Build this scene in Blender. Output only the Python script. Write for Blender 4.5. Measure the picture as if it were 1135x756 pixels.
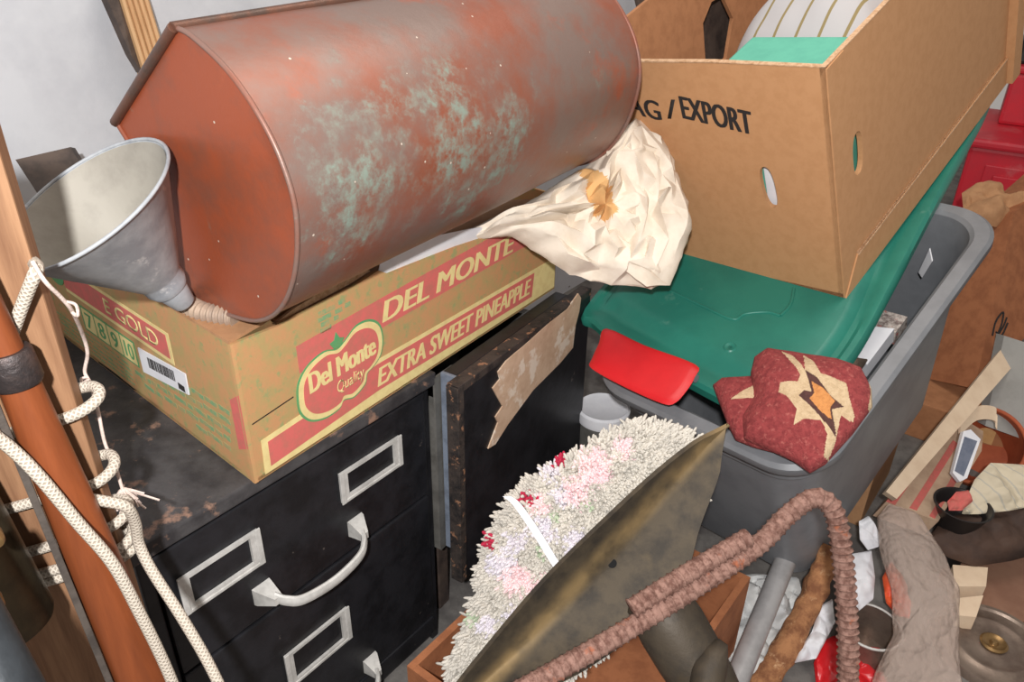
import bpy, bmesh, math, random
from mathutils import Vector, Matrix, noise
from mathutils.geometry import tessellate_polygon
V = Vector
random.seed(7)
for o in list(bpy.data.objects): bpy.data.objects.remove(o)
SC = bpy.context.scene
COL = SC.collection

# ------------------------------------------------------------------ camera, light, exposure
FPX, CX, CY = 870.0, 567.5, 378.0
PITCH, ROLL, CAMZ = math.radians(29.2), math.radians(1.1), 1.25
FLOOR = 0.045
fwv = V((0, math.cos(PITCH), -math.sin(PITCH)))
_r0, _u0 = V((1, 0, 0)), V((0, math.sin(PITCH), math.cos(PITCH)))
rtv = _r0*math.cos(ROLL) + _u0*math.sin(ROLL)
upv = _u0*math.cos(ROLL) - _r0*math.sin(ROLL)
CAM = V((0, 0, CAMZ))
cam = bpy.data.cameras.new('camera')
cam.sensor_width = 36.0
cam.lens = FPX/1135.0*36.0
cam.clip_start = 0.02
camo = bpy.data.objects.new('camera', cam); COL.objects.link(camo)
camo.matrix_world = Matrix.Translation(CAM) @ Matrix((rtv, upv, -fwv)).transposed().to_4x4()
SC.camera = camo
SC.view_settings.view_transform = 'Standard'
SC.view_settings.look = 'None'
SC.view_settings.gamma = 1.0
SC.view_settings.use_curve_mapping = False
SC.view_settings.exposure = 0.0
world = bpy.data.worlds.new('world'); SC.world = world
world.use_nodes = True
world.node_tree.nodes['Background'].inputs[0].default_value = (1.0, 0.93, 0.86, 1)
world.node_tree.nodes['Background'].inputs[1].default_value = 0.36
fl = bpy.data.lights.new('camera_flash', 'POINT')
fl.energy = 92.0
fl.color = (1.0, 0.985, 0.97)
fl.shadow_soft_size = 0.02
flo = bpy.data.objects.new('camera_flash', fl); COL.objects.link(flo)
flo.location = CAM + upv*0.08 - rtv*0.05 - fwv*0.24
lamp = bpy.data.lights.new('fill_light', 'AREA')  # unseen fill light, added to brighten the back and right side
lamp.energy = 18.0; lamp.size = 1.0; lamp.color = (1.0, 0.93, 0.85)
lampo = bpy.data.objects.new('fill_light', lamp); COL.objects.link(lampo)
lampo.location = (0.6, 1.3, 2.5)

# ------------------------------------------------------------------ projection helpers (photo pixel -> place in the room)
def D(x, y): return fwv + rtv*((x-CX)/FPX) - upv*((y-CY)/FPX)
def PT(x, y, t): return CAM + D(x, y)*t
def PZ(x, y, z):
    d = D(x, y); return CAM + d*((z-CAMZ)/d.z)
def PP(x, y, p, n):
    d = D(x, y); return CAM + d*((p-CAM).dot(n)/d.dot(n))

class Fr:
    """local frame: origin o, axes x y z"""
    def __init__(s, o, x, y=None, z=None):
        s.o = V(o); s.x = V(x).normalized()
        if y is not None:
            s.y = V(y); s.y = (s.y - s.x*s.y.dot(s.x)).normalized(); s.z = s.x.cross(s.y)
        else:
            s.z = V(z); s.z = (s.z - s.x*s.z.dot(s.x)).normalized(); s.y = s.z.cross(s.x)
    def p(s, a, b, c=0.0): return s.o + s.x*a + s.y*b + s.z*c
    def px(s, x, y, h=0.0):
        q = PP(x, y, s.o + s.z*h, s.z) - s.o
        return (q.dot(s.x), q.dot(s.y))
def plane3(a, b, c):
    """frame through three points, normal towards the camera"""
    f = Fr(a, b-a, c-a)
    if (CAM-a).dot(f.z) < 0: f = Fr(a, b-a, -(c-a))
    return f

# ------------------------------------------------------------------ materials
def lin(c):
    return tuple(((v/255)/12.92 if v/255 <= .04045 else ((v/255+.055)/1.055)**2.4) for v in c) + (1.0,)
def mat(name, c1, c2=None, scale=20, rough=.6, metal=0.0, bump=0.0, bscale=None, detail=5, c3=None, lo=.42, hi=.62,
        stretch=(1,1,1), s3=None, lo3=.6, hi3=.66, spec=.4, sheen=0.0):
    m = bpy.data.materials.new(name); m.use_nodes = True
    nt = m.node_tree; N = nt.nodes; L = nt.links
    b = N['Principled BSDF']
    b.inputs['Roughness'].default_value = rough
    b.inputs['Metallic'].default_value = metal
    b.inputs['Specular IOR Level'].default_value = spec
    if sheen: b.inputs['Sheen Weight'].default_value = sheen
    b.inputs['Base Color'].default_value = lin(c1)
    tc = N.new('ShaderNodeTexCoord'); mp = N.new('ShaderNodeMapping'); mp.inputs['Scale'].default_value = stretch
    L.new(tc.outputs['Object'], mp.inputs['Vector'])
    def nz(s, d=detail):
        n = N.new('ShaderNodeTexNoise'); n.inputs['Scale'].default_value = s; n.inputs['Detail'].default_value = d
        n.inputs['Roughness'].default_value = .65
        L.new(mp.outputs['Vector'], n.inputs['Vector']); return n
    def ramp(src, lo, hi):
        r = N.new('ShaderNodeMapRange'); r.inputs['From Min'].default_value = lo; r.inputs['From Max'].default_value = hi
        L.new(src, r.inputs['Value']); return r.outputs['Result']
    col = None
    if c2:
        mx = N.new('ShaderNodeMix'); mx.data_type = 'RGBA'
        mx.inputs[6].default_value = lin(c1); mx.inputs[7].default_value = lin(c2)
        L.new(ramp(nz(scale).outputs['Fac'], lo, hi), mx.inputs[0]); col = mx.outputs[2]
    if c3:
        m2 = N.new('ShaderNodeMix'); m2.data_type = 'RGBA'
        if col: L.new(col, m2.inputs[6])
        else: m2.inputs[6].default_value = lin(c1)
        m2.inputs[7].default_value = lin(c3)
        L.new(ramp(nz(s3 or scale*3).outputs['Fac'], lo3, hi3), m2.inputs[0]); col = m2.outputs[2]
    if col: L.new(col, b.inputs['Base Color'])
    if bump:
        bp = N.new('ShaderNodeBump'); bp.inputs['Strength'].default_value = min(1, bump); bp.inputs['Distance'].default_value = .004
        L.new(nz(bscale or scale*4).outputs['Fac'], bp.inputs['Height']); L.new(bp.outputs['Normal'], b.inputs['Normal'])
    m['_'] = 1
    return m
def rope_mat(name, c1, c2, along=160, around=6):
    m = mat(name, c1, c2, 30, .75)
    nt = m.node_tree; N = nt.nodes; L = nt.links; b = N['Principled BSDF']
    uv = N.new('ShaderNodeUVMap')
    sx = N.new('ShaderNodeSeparateXYZ'); L.new(uv.outputs['UV'], sx.inputs[0])
    def M(op, a, b_=None, v=None):
        n = N.new('ShaderNodeMath'); n.operation = op
        if hasattr(a, 'links'): L.new(a, n.inputs[0])
        else: n.inputs[0].default_value = a
        if b_ is not None:
            if hasattr(b_, 'links'): L.new(b_, n.inputs[1])
            else: n.inputs[1].default_value = b_
        return n.outputs[0]
    U = M('MULTIPLY', sx.outputs[0], around*2*math.pi); W = M('MULTIPLY', sx.outputs[1], along*2*math.pi)
    h = M('MAXIMUM', M('SINE', M('ADD', U, W)), M('SINE', M('SUBTRACT', U, W)))
    bp = N.new('ShaderNodeBump'); bp.inputs['Strength'].default_value = .5; bp.inputs['Distance'].default_value = .0008
    L.new(h, bp.inputs['Height']); L.new(bp.outputs['Normal'], b.inputs['Normal'])
    mx = N.new('ShaderNodeMix'); mx.data_type = 'RGBA'
    mx.inputs[6].default_value = lin(c2); mx.inputs[7].default_value = lin(c1)
    mr = N.new('ShaderNodeMapRange'); mr.inputs['From Min'].default_value = 0.0; mr.inputs['From Max'].default_value = .8
    L.new(h, mr.inputs['Value']); L.new(mr.outputs[0], mx.inputs[0]); L.new(mx.outputs[2], b.inputs['Base Color'])
    return m
def copper_mat(name, patina, a=(142,82,62), b_=(126,106,98), c=(164,82,54), lo=.34, hi=.56):
    m = mat(name, a, b_, 6, .5, .2, .25, 22, detail=8, c3=c, s3=9, lo3=.57, hi3=.74, lo=lo, hi=hi)
    nt = m.node_tree; N = nt.nodes; L = nt.links; b = N['Principled BSDF']
    base = b.inputs['Base Color'].links[0].from_socket
    tc = N.new('ShaderNodeTexCoord')
    def noi(s, d, r=.7):
        n = N.new('ShaderNodeTexNoise'); n.inputs['Scale'].default_value = s; n.inputs['Detail'].default_value = d; n.inputs['Roughness'].default_value = r
        L.new(tc.outputs['Object'], n.inputs['Vector']); return n
    def addm(op, a, c):
        n = N.new('ShaderNodeMath'); n.operation = op
        for i, q in enumerate((a, c)):
            if hasattr(q, 'links'): L.new(q, n.inputs[i])
            else: n.inputs[i].default_value = q
        return n.outputs[0]
    tot = None
    for (c, rad, amt) in patina:
        d = N.new('ShaderNodeVectorMath'); d.operation = 'DISTANCE'
        L.new(tc.outputs['Object'], d.inputs[0]); d.inputs[1].default_value = c
        mr = N.new('ShaderNodeMapRange'); mr.inputs['From Min'].default_value = rad; mr.inputs['From Max'].default_value = 0
        mr.inputs['To Max'].default_value = amt
        L.new(d.outputs['Value'], mr.inputs['Value'])
        tot = mr.outputs[0] if tot is None else addm('MAXIMUM', tot, mr.outputs[0])
    f = addm('ADD', tot, noi(24, 10, .75).outputs['Fac'])
    mr = N.new('ShaderNodeMapRange'); mr.inputs['From Min'].default_value = .66; mr.inputs['From Max'].default_value = .82
    L.new(f, mr.inputs['Value'])
    n2 = noi(62, 8)
    k = N.new('ShaderNodeMapRange'); k.inputs['From Min'].default_value = .40; k.inputs['From Max'].default_value = .60
    L.new(n2.outputs['Fac'], k.inputs['Value'])
    ff = addm('MULTIPLY', mr.outputs[0], k.outputs[0])
    n3 = noi(8, 5)
    k3 = N.new('ShaderNodeMapRange'); k3.inputs['From Min'].default_value = .36; k3.inputs['From Max'].default_value = .50
    L.new(n3.outputs['Fac'], k3.inputs['Value'])
    ff = addm('MULTIPLY', addm('MULTIPLY', ff, k3.outputs[0]), .9)
    mx = N.new('ShaderNodeMix'); mx.data_type = 'RGBA'
    L.new(base, mx.inputs[6]); mx.inputs[7].default_value = lin((132,148,136)); L.new(ff, mx.inputs[0])
    # white paint flecks
    vo = N.new('ShaderNodeTexVoronoi'); vo.inputs['Scale'].default_value = 34; L.new(tc.outputs['Object'], vo.inputs['Vector'])
    fk = N.new('ShaderNodeMath'); fk.operation = 'LESS_THAN'; L.new(vo.outputs['Distance'], fk.inputs[0]); fk.inputs[1].default_value = .045
    m3 = N.new('ShaderNodeMix'); m3.data_type = 'RGBA'
    L.new(mx.outputs[2], m3.inputs[6]); m3.inputs[7].default_value = lin((205,190,175)); L.new(fk.outputs[0], m3.inputs[0])
    L.new(m3.outputs[2], b.inputs['Base Color'])
    rr = N.new('ShaderNodeMapRange'); rr.inputs['To Min'].default_value = .42; rr.inputs['To Max'].default_value = .85
    L.new(ff, rr.inputs['Value']); L.new(rr.outputs[0], b.inputs['Roughness'])
    return m
def wood_mat(name, c1, c2, direction, scale=60, rough=.6, spec=.3):
    """grain running along the object axis 'direction'"""
    st = [1, 1, 1]; st[direction] = .07
    return mat(name, c1, c2, scale, rough, 0, .25, scale*1.5, stretch=tuple(st), lo=.35, hi=.7, spec=spec)
def stripe_mat(name, c1, c2, axis, freq, width=.12, c3=None):
    m = mat(name, c1, rough=.8)
    nt = m.node_tree; N = nt.nodes; L = nt.links; b = N['Principled BSDF']
    tc = N.new('ShaderNodeTexCoord'); dt = N.new('ShaderNodeVectorMath'); dt.operation = 'DOT_PRODUCT'
    L.new(tc.outputs['Object'], dt.inputs[0]); dt.inputs[1].default_value = axis
    mu = N.new('ShaderNodeMath'); mu.operation = 'MULTIPLY'; L.new(dt.outputs['Value'], mu.inputs[0]); mu.inputs[1].default_value = freq
    fr = N.new('ShaderNodeMath'); fr.operation = 'FRACT'; L.new(mu.outputs[0], fr.inputs[0])
    lt = N.new('ShaderNodeMath'); lt.operation = 'LESS_THAN'; L.new(fr.outputs[0], lt.inputs[0]); lt.inputs[1].default_value = width
    mx = N.new('ShaderNodeMix'); mx.data_type = 'RGBA'; mx.inputs[6].default_value = lin(c1); mx.inputs[7].default_value = lin(c2)
    L.new(lt.outputs[0], mx.inputs[0]); L.new(mx.outputs[2], b.inputs['Base Color'])
    return m

M = {}
M['wall'] = mat('white_wall_paint', (208,210,215), (196,198,204), 6, .7, 0, .15, 30, c3=(110,104,104), s3=30, lo3=.69, hi3=.72)
M['concrete'] = mat('concrete', (120,116,112), (92,88,86), 12, .85, 0, .3, 60)
M['black'] = mat('black_paint', (35,35,39), (23,23,26), 18, .42, 0, .12, 60, c3=(104,96,90), s3=34, lo3=.69, hi3=.75, spec=.4)
M['blacktop'] = mat('worn_black_top', (74,72,73), (50,48,50), 15, .5, 0, .3, 50, c3=(142,112,96), s3=24, lo3=.58, hi3=.66)
M['blackedge'] = mat('worn_edge', (66,58,54), (36,34,35), 40, .6, 0, .3, 80, c3=(150,110,85), s3=50, lo3=.58, hi3=.64)
M['alu'] = mat('pale_metal', (206,204,200), (184,182,178), 40, .5, .15, .1)
M['dark'] = mat('dark_void', (16,16,17), rough=.9)
M['greysteel'] = mat('grey_steel', (112,110,106), (90,88,84), 20, .55, .1, .15)
M['blueedge'] = mat('blue_grey_edge', (126,136,152), (104,112,126), 30, .5)
M['tornpaper'] = mat('torn_paper', (206,176,150), (190,158,132), 25, .85, c3=(222,205,188), s3=9, lo3=.56, hi3=.6)
M['pine'] = mat('fruit_box_kraft', (190,142,98), (172,148,98), 42, .85, 0, .1, 120, c3=(150,150,100), s3=60, lo3=.56, hi3=.66)
M['kraft'] = mat('kraft_card', (180,136,98), (170,126,90), 50, .85, 0, .05, 200)
M['kraftin'] = mat('kraft_card_inside', (176,122,84), (164,112,76), 40, .85, 0, .05, 200)
M['kraftedge'] = mat('kraft_cut_edge', (208,172,138), (180,140,104), 150, .9, 0, .3, 300)
M['orangecard'] = mat('orange_card', (166,106,70), (148,92,60), 30, .85, 0, .1)
M['redprint'] = mat('red_print', (208,104,98), (190,108,96), 60, .85)
M['yelprint'] = mat('yellow_print', (226,208,146), (218,196,136), 60, .85)
M['grnprint'] = mat('green_print', (84,152,100), (104,150,96), 60, .85)
M['grnfade'] = mat('faded_green_print', (122,156,112), (168,150,104), 90, .85, lo=.45, hi=.6)
M['whitepaper'] = mat('white_paper', (228,228,232), (216,216,222), 10, .85)
M['ink'] = mat('black_ink', (40,36,36), rough=.8)
M['galv'] = mat('galvanised_steel', (172,176,180), (146,150,156), 20, .55, .05, .15, 30, c3=(205,205,205), s3=26, lo3=.62, hi3=.7)
M['galvin'] = mat('galvanised_inside', (160,155,145), (142,137,128), 14, .65, .1, .1, 40, c3=(206,200,190), s3=20, lo3=.62, hi3=.68)
M['hose'] = mat('corrugated_hose', (172,150,130), (150,132,118), 40, .6, .1, .2)
M['oak'] = wood_mat('oak_board', (156,118,88), (112,78,56), 2, 70)
M['ribwood'] = wood_mat('pale_ribbed_wood', (212,172,128), (190,146,102), 2, 60)
M['darkwood'] = mat('dark_wood', (92,78,70), (66,56,52), 20, .6, 0, .3, 50)
M['orangewood'] = wood_mat('varnished_handle', (132,70,38), (92,46,25), 2, 26, .42, .35)
M['iron'] = mat('dark_iron', (84,70,66), (58,52,52), 40, .5, .5, .6, 60, c3=(112,76,60), s3=50, lo3=.58, hi3=.68)
M['strap'] = mat('grey_strap', (88,80,74), (66,60,56), 30, .6, .2, .2)
M['oldbronze'] = mat('old_bronze', (92,80,62), (70,62,50), 20, .42, .6, .15)
M['bluesteel'] = mat('dark_blue_steel', (56,60,64), (42,45,48), 20, .45, .4, .1)
M['brass'] = mat('brass', (150,120,80), (120,94,60), 30, .35, .7)
M['rope'] = rope_mat('braided_white_rope', (196,186,172), (160,148,134), 230, 5)
M['string'] = mat('pale_string', (214,196,186), (190,170,160), 80, .85, 0, .3)
M['banana'] = mat('box_card', (190,142,100), (184,136,94), 60, .85, 0, .05, 200)
M['green'] = mat('green_plastic', (42,122,106), (36,112,98), 8, .4, 0, .08, 40, c3=(110,152,138), s3=12, lo3=.66, hi3=.82)
M['teal'] = mat('teal_card', (96,176,152), (90,168,146), 30, .7)
M['grey'] = mat('grey_plastic', (124,126,130), (112,114,118), 10, .42, 0, .06, 60, spec=.45)
M['red'] = mat('red_plastic', (206,36,42), (196,32,38), 12, .35)
M['redbin'] = mat('dusty_red_plastic', (204,38,54), (190,44,58), 10, .5, c3=(200,96,100), s3=6, lo3=.56, hi3=.7)
M['paper'] = mat('cream_paper', (228,216,200), (216,202,184), 20, .9, 0, .25, 40)
M['tan'] = mat('tan_paper', (216,172,116), (206,160,106), 30, .85)
M['maroon'] = mat('maroon_wool', (154,66,66), (132,52,54), 120, .95, 0, 1.0, 240, c3=(174,94,88), s3=140, lo3=.56, hi3=.66)
M['cream'] = mat('cream_wool', (214,188,152), (200,172,136), 140, .95, 0, 1.0, 240)
M['brownwool'] = mat('brown_wool', (92,60,56), (80,52,48), 140, .95, 0, 1.0, 240)
M['orangewool'] = mat('orange_wool', (218,150,88), (200,132,76), 140, .95, 0, 1.0, 240)
M['olive'] = mat('olive_cloth', (112,94,80), (94,80,68), 60, .95, 0, .5, 120)
M['news'] = mat('newsprint', (190,180,172), (110,96,92), 90, .85, c3=(170,96,90), s3=70, lo3=.58, hi3=.62)
M['shagw'] = mat('white_shag', (206,200,190), (190,185,176), 40, .95)
M['shagp'] = mat('pink_shag', (236,208,208), (230,200,204), 40, .95)
M['shagr'] = mat('crimson_shag', (184,40,72), (170,36,62), 40, .95)
M['shagg'] = mat('sage_shag', (182,194,168), (172,186,158), 40, .95)
M['shagl'] = mat('lavender_shag', (220,213,218), (208,203,212), 40, .95)
M['bronze'] = mat('propeller_bronze', (74,65,54), (52,47,42), 16, .55, .2, .3, 40, detail=9, c3=(98,82,58), s3=8, lo3=.54, hi3=.74, stretch=(1,1,1))
M['rust'] = mat('rust', (150,116,104), (104,72,62), 110, .85, .1, .35, 200, c3=(158,92,64), s3=40, lo3=.62, hi3=.72)
M['pipe'] = mat('grey_pipe', (178,176,176), (160,158,158), 20, .4, .25, .1)
M['bark'] = mat('bark', (176,124,84), (132,86,58), 40, .9, 0, 1, 70, c3=(206,164,124), s3=30, lo3=.58, hi3=.68)
M['litter'] = mat('pale_litter', (214,214,212), (186,188,190), 12, .8, 0, .3, 30)
M['terra'] = mat('terracotta', (180,92,58), (160,78,48), 14, .7)
M['greypanel'] = mat('grey_panel', (150,148,144), (136,134,130), 10, .6)
M['beigewood'] = mat('bare_wood', (230,206,178), (218,192,164), 12, .75, 0, .1)
M['beigecard'] = mat('beige_card', (196,168,142), (180,150,126), 20, .8)
M['blueprint'] = mat('blue_print', (110,116,132), (92,100,118), 40, .7)
M['browncloth'] = mat('dark_brown_cloth', (78,58,48), (58,44,38), 12, .75, 0, .4, 30)
M['blackpl'] = mat('black_plastic', (34,31,31), rough=.4)
M['brownsheet'] = mat('brown_sheet', (142,106,86), (128,92,74), 10, .7)
M['steel'] = mat('worn_steel', (140,124,112), (116,100,90), 20, .38, .6, .1)
M['orange'] = mat('orange_red_plastic', (232,96,52), (214,60,40), 30, .5)
M['plaid'] = stripe_mat('checked_paper', (206,194,170), (184,178,164), (.8,.5,.2), 45, .14)
M['pillow'] = stripe_mat('striped_ticking', (180,177,178), (140,124,84), (.72,-.69,0), 26, .13)
def bag_mat():
    m = mat('cloudy_bubble_plastic', (216,196,184), rough=.22, spec=.6)
    b = m.node_tree.nodes['Principled BSDF']
    b.inputs['Transmission Weight'].default_value = .35
    b.inputs['IOR'].default_value = 1.08
    b.inputs['Alpha'].default_value = .5
    N = m.node_tree.nodes; L = m.node_tree.links
    vo = N.new('ShaderNodeTexVoronoi'); vo.inputs['Scale'].default_value = 85
    tc = N.new('ShaderNodeTexCoord'); L.new(tc.outputs['Object'], vo.inputs['Vector'])
    bp = N.new('ShaderNodeBump'); bp.inputs['Strength'].default_value = .9; bp.inputs['Distance'].default_value = .005; bp.invert = True
    L.new(vo.outputs['Distance'], bp.inputs['Height']); L.new(bp.outputs['Normal'], b.inputs['Normal'])
    return m
M['bag'] = bag_mat()

# ------------------------------------------------------------------ object helpers
def thing(name, label, cat, loc, group=None):
    o = bpy.data.objects.new(name, None); COL.objects.link(o)
    o.empty_display_size = .05
    o.location = loc; o['label'] = label; o['category'] = cat
    if group: o['group'] = group
    return o
def rootloc(o):
    while o.parent: o = o.parent
    return V(o.location)
def smoothmesh(me, ang=40):
    for p in me.polygons: p.use_smooth = True
    try: me.set_sharp_from_angle(angle=math.radians(ang))
    except Exception: pass
def link(name, me, mats, parent=None, label=None, cat=None, group=None, kind=None, smooth=None, plabel=None):
    if not isinstance(mats, (list, tuple)): mats = [mats]
    for m in mats: me.materials.append(M[m] if isinstance(m, str) else m)
    if smooth: smoothmesh(me, smooth)
    o = bpy.data.objects.new(name, me); COL.objects.link(o)
    if parent:
        me.transform(Matrix.Translation(-rootloc(parent))); o.parent = parent
        if plabel: o['label'] = plabel
    else:
        xs = [v.co for v in me.vertices]
        c = V((sum(v.x for v in xs)/len(xs), sum(v.y for v in xs)/len(xs), min(v.z for v in xs)))
        me.transform(Matrix.Translation(-c)); o.location = c
        if label: o['label'] = label
        if cat: o['category'] = cat
        if kind: o['kind'] = kind
        if group: o['group'] = group
    return o
def bm2me(bm, name='m', fix=True):
    if fix: bmesh.ops.recalc_face_normals(bm, faces=bm.faces)
    me = bpy.data.meshes.new(name); bm.to_mesh(me); bm.free(); return me
def merge(*mes):
    """join meshes, keeping each one's slot as a material index"""
    bm = bmesh.new()
    for i, me in enumerate(mes):
        n = len(bm.faces); bm.from_mesh(me); bm.faces.ensure_lookup_table()
        for f in bm.faces[n:]: f.material_index = f.material_index if len(mes) == 1 else f.material_index
    r = bpy.data.meshes.new('m'); bm.to_mesh(r); bm.free(); return r
def setmi(me, i):
    for p in me.polygons: p.material_index = i
    return me
def boxm(fr, a0, a1, b0, b1, c0, c1, bev=0.0, seg=2):
    bm = bmesh.new()
    vs = [bm.verts.new(fr.p(a, b, c)) for a in (a0, a1) for b in (b0, b1) for c in (c0, c1)]
    for q in ((0,1,3,2),(4,6,7,5),(0,4,5,1),(2,3,7,6),(0,2,6,4),(1,5,7,3)): bm.faces.new([vs[i] for i in q])
    if bev: bmesh.ops.bevel(bm, geom=list(bm.edges), offset=bev, segments=seg, affect='EDGES', profile=.6)
    return bm2me(bm)
def platem(fr, loops, h0, h1, bev=0.0):
    """plate with holes: 2D loops in fr's x,y; from height h0 to h1"""
    pts = [p for l in loops for p in l]
    tris = tessellate_polygon([[V((p[0], p[1], 0)) for p in l] for l in loops])
    bm = bmesh.new()
    bot = [bm.verts.new(fr.p(p[0], p[1], h0)) for p in pts]; top = [bm.verts.new(fr.p(p[0], p[1], h1)) for p in pts]
    for t in tris:
        try:
            bm.faces.new([top[i] for i in t]); bm.faces.new([bot[i] for i in reversed(t)])
        except ValueError: pass
    k = 0
    for l in loops:
        n = len(l)
        for i in range(n):
            j = (i+1) % n
            bm.faces.new([bot[k+i], bot[k+j], top[k+j], top[k+i]])
        k += n
    return bm2me(bm)
def rrect(a0, a1, b0, b1, r, n=6):
    out = []
    for (cx, cy, s) in ((a1-r, b0+r, -90), (a1-r, b1-r, 0), (a0+r, b1-r, 90), (a0+r, b0+r, 180)):
        for k in range(n+1):
            t = math.radians(s+90*k/n); out.append((cx+r*math.cos(t), cy+r*math.sin(t)))
    return out
def oval(cx, cy, rx, ry, n=28, rot=0, p=1.0):
    out = []
    for k in range(n):
        t = 2*math.pi*k/n
        x = rx*math.copysign(abs(math.cos(t))**p, math.cos(t)); y = ry*math.copysign(abs(math.sin(t))**p, math.sin(t))
        out.append((cx+x*math.cos(rot)-y*math.sin(rot), cy+x*math.sin(rot)+y*math.cos(rot)))
    return out
def smooth_pts(pts, n=8, closed=False):
    """Catmull-Rom"""
    out = []; m = len(pts)
    P_ = [V(p) for p in pts]
    rng = range(m) if closed else range(m-1)
    for i in rng:
        p0 = P_[(i-1) % m] if closed or i > 0 else P_[i]*2-P_[i+1]
        p1 = P_[i]; p2 = P_[(i+1) % m]
        p3 = P_[(i+2) % m] if closed or i+2 < m else p2*2-p1
        for k in range(n):
            t = k/n
            out.append(.5*((2*p1)+(p2-p0)*t+(2*p0-5*p1+4*p2-p3)*t*t+(3*p1-p0-3*p2+p3)*t**3))
    if not closed: out.append(P_[-1])
    return out
def sm2(pts, n=6): return [(p.x, p.y) for p in smooth_pts([V((a, b, 0)) for a, b in pts], n, True)]
def resample(pts, n, closed=False):
    pts = [V(p) for p in pts]
    if closed: pts = pts+[pts[0]]
    d = [0]
    for a, b in zip(pts, pts[1:]): d.append(d[-1]+(b-a).length)
    out = []; j = 0
    N_ = n if closed else n-1
    for i in range(n):
        s = d[-1]*i/N_
        while j < len(d)-2 and d[j+1] < s: j += 1
        w = (s-d[j])/max(1e-9, d[j+1]-d[j]); out.append(pts[j].lerp(pts[j+1], min(1, max(0, w))))
    return out
def tubem(pts, r, n=10, cap=True, closed=False, rf=None):
    """swept tube with UV (u round, v metres along); r number or list; rf(theta, s) adds relief"""
    pts = [V(p) for p in pts]; m = len(pts)
    R = r if isinstance(r, (list, tuple)) else [r]*m
    bm = bmesh.new(); uvl = bm.loops.layers.uv.new('UVMap')
    T = []
    for i in range(m):
        a = pts[(i-1) % m] if closed or i > 0 else pts[i]; b = pts[(i+1) % m] if closed or i < m-1 else pts[i]
        T.append((b-a).normalized())
    nrm = T[0].orthogonal().normalized(); rings = []; S = [0.0]
    for i in range(1, m): S.append(S[-1]+(pts[i]-pts[i-1]).length)
    for i in range(m):
        nrm = (nrm-T[i]*nrm.dot(T[i])).normalized(); bi = T[i].cross(nrm)
        ring = []
        for k in range(n):
            th = 2*math.pi*k/n
            rr = R[i]+(rf(th, S[i]) if rf else 0)
            ring.append(bm.verts.new(pts[i]+(nrm*math.cos(th)+bi*math.sin(th))*rr))
        rings.append(ring)
    for i in range(m if closed else m-1):
        A, B = rings[i], rings[(i+1) % m]
        for k in range(n):
            f = bm.faces.new([A[k], A[(k+1) % n], B[(k+1) % n], B[k]])
            s1 = S[i+1] if i+1 < m else S[i]+.01
            for lp, uv in zip(f.loops, ((k/n, S[i]), ((k+1)/n, S[i]), ((k+1)/n, s1), (k/n, s1))): lp[uvl].uv = uv
    if cap and not closed:
        bm.faces.new(list(reversed(rings[0]))); bm.faces.new(rings[-1])
    return bm2me(bm)
def lathem(fr, prof, n=40, close=False):
    """revolve (radius, height) profile about fr.z"""
    bm = bmesh.new(); rings = []
    for r, h in prof:
        rings.append([bm.verts.new(fr.p(r*math.cos(2*math.pi*k/n), r*math.sin(2*math.pi*k/n), h)) for k in range(n)] if r > 1e-6 else [bm.verts.new(fr.p(0, 0, h))])
    for A, B in zip(rings, rings[1:]):
        for k in range(n):
            j = (k+1) % n
            if len(A) == 1 and len(B) == 1: continue
            if len(A) == 1: bm.faces.new([A[0], B[j], B[k]])
            elif len(B) == 1: bm.faces.new([A[k], A[j], B[0]])
            else: bm.faces.new([A[k], A[j], B[j], B[k]])
    return bm2me(bm)
def gridm(rows, thick=0.0, closed=False, nflip=1):
    """surface through rows of points, given thickness"""
    bm = bmesh.new()
    g = [[bm.verts.new(p) for p in r] for r in rows]
    for i in range(len(g)-1):
        m = len(g[i])
        for k in range(m if closed else m-1):
            j = (k+1) % m
            try: bm.faces.new([g[i][k], g[i][j], g[i+1][j], g[i+1][k]])
            except ValueError: pass
    if thick:
        bmesh.ops.recalc_face_normals(bm, faces=bm.faces)
        bmesh.ops.solidify(bm, geom=list(bm.faces), thickness=thick)
    return bm2me(bm)
def crease(p, s, seed=0):
    q = V((p[0]*s+seed*3.1, p[1]*s-seed*1.7, seed*.9))
    d, _ = noise.voronoi(q)
    return (d[1]-d[0])
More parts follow.
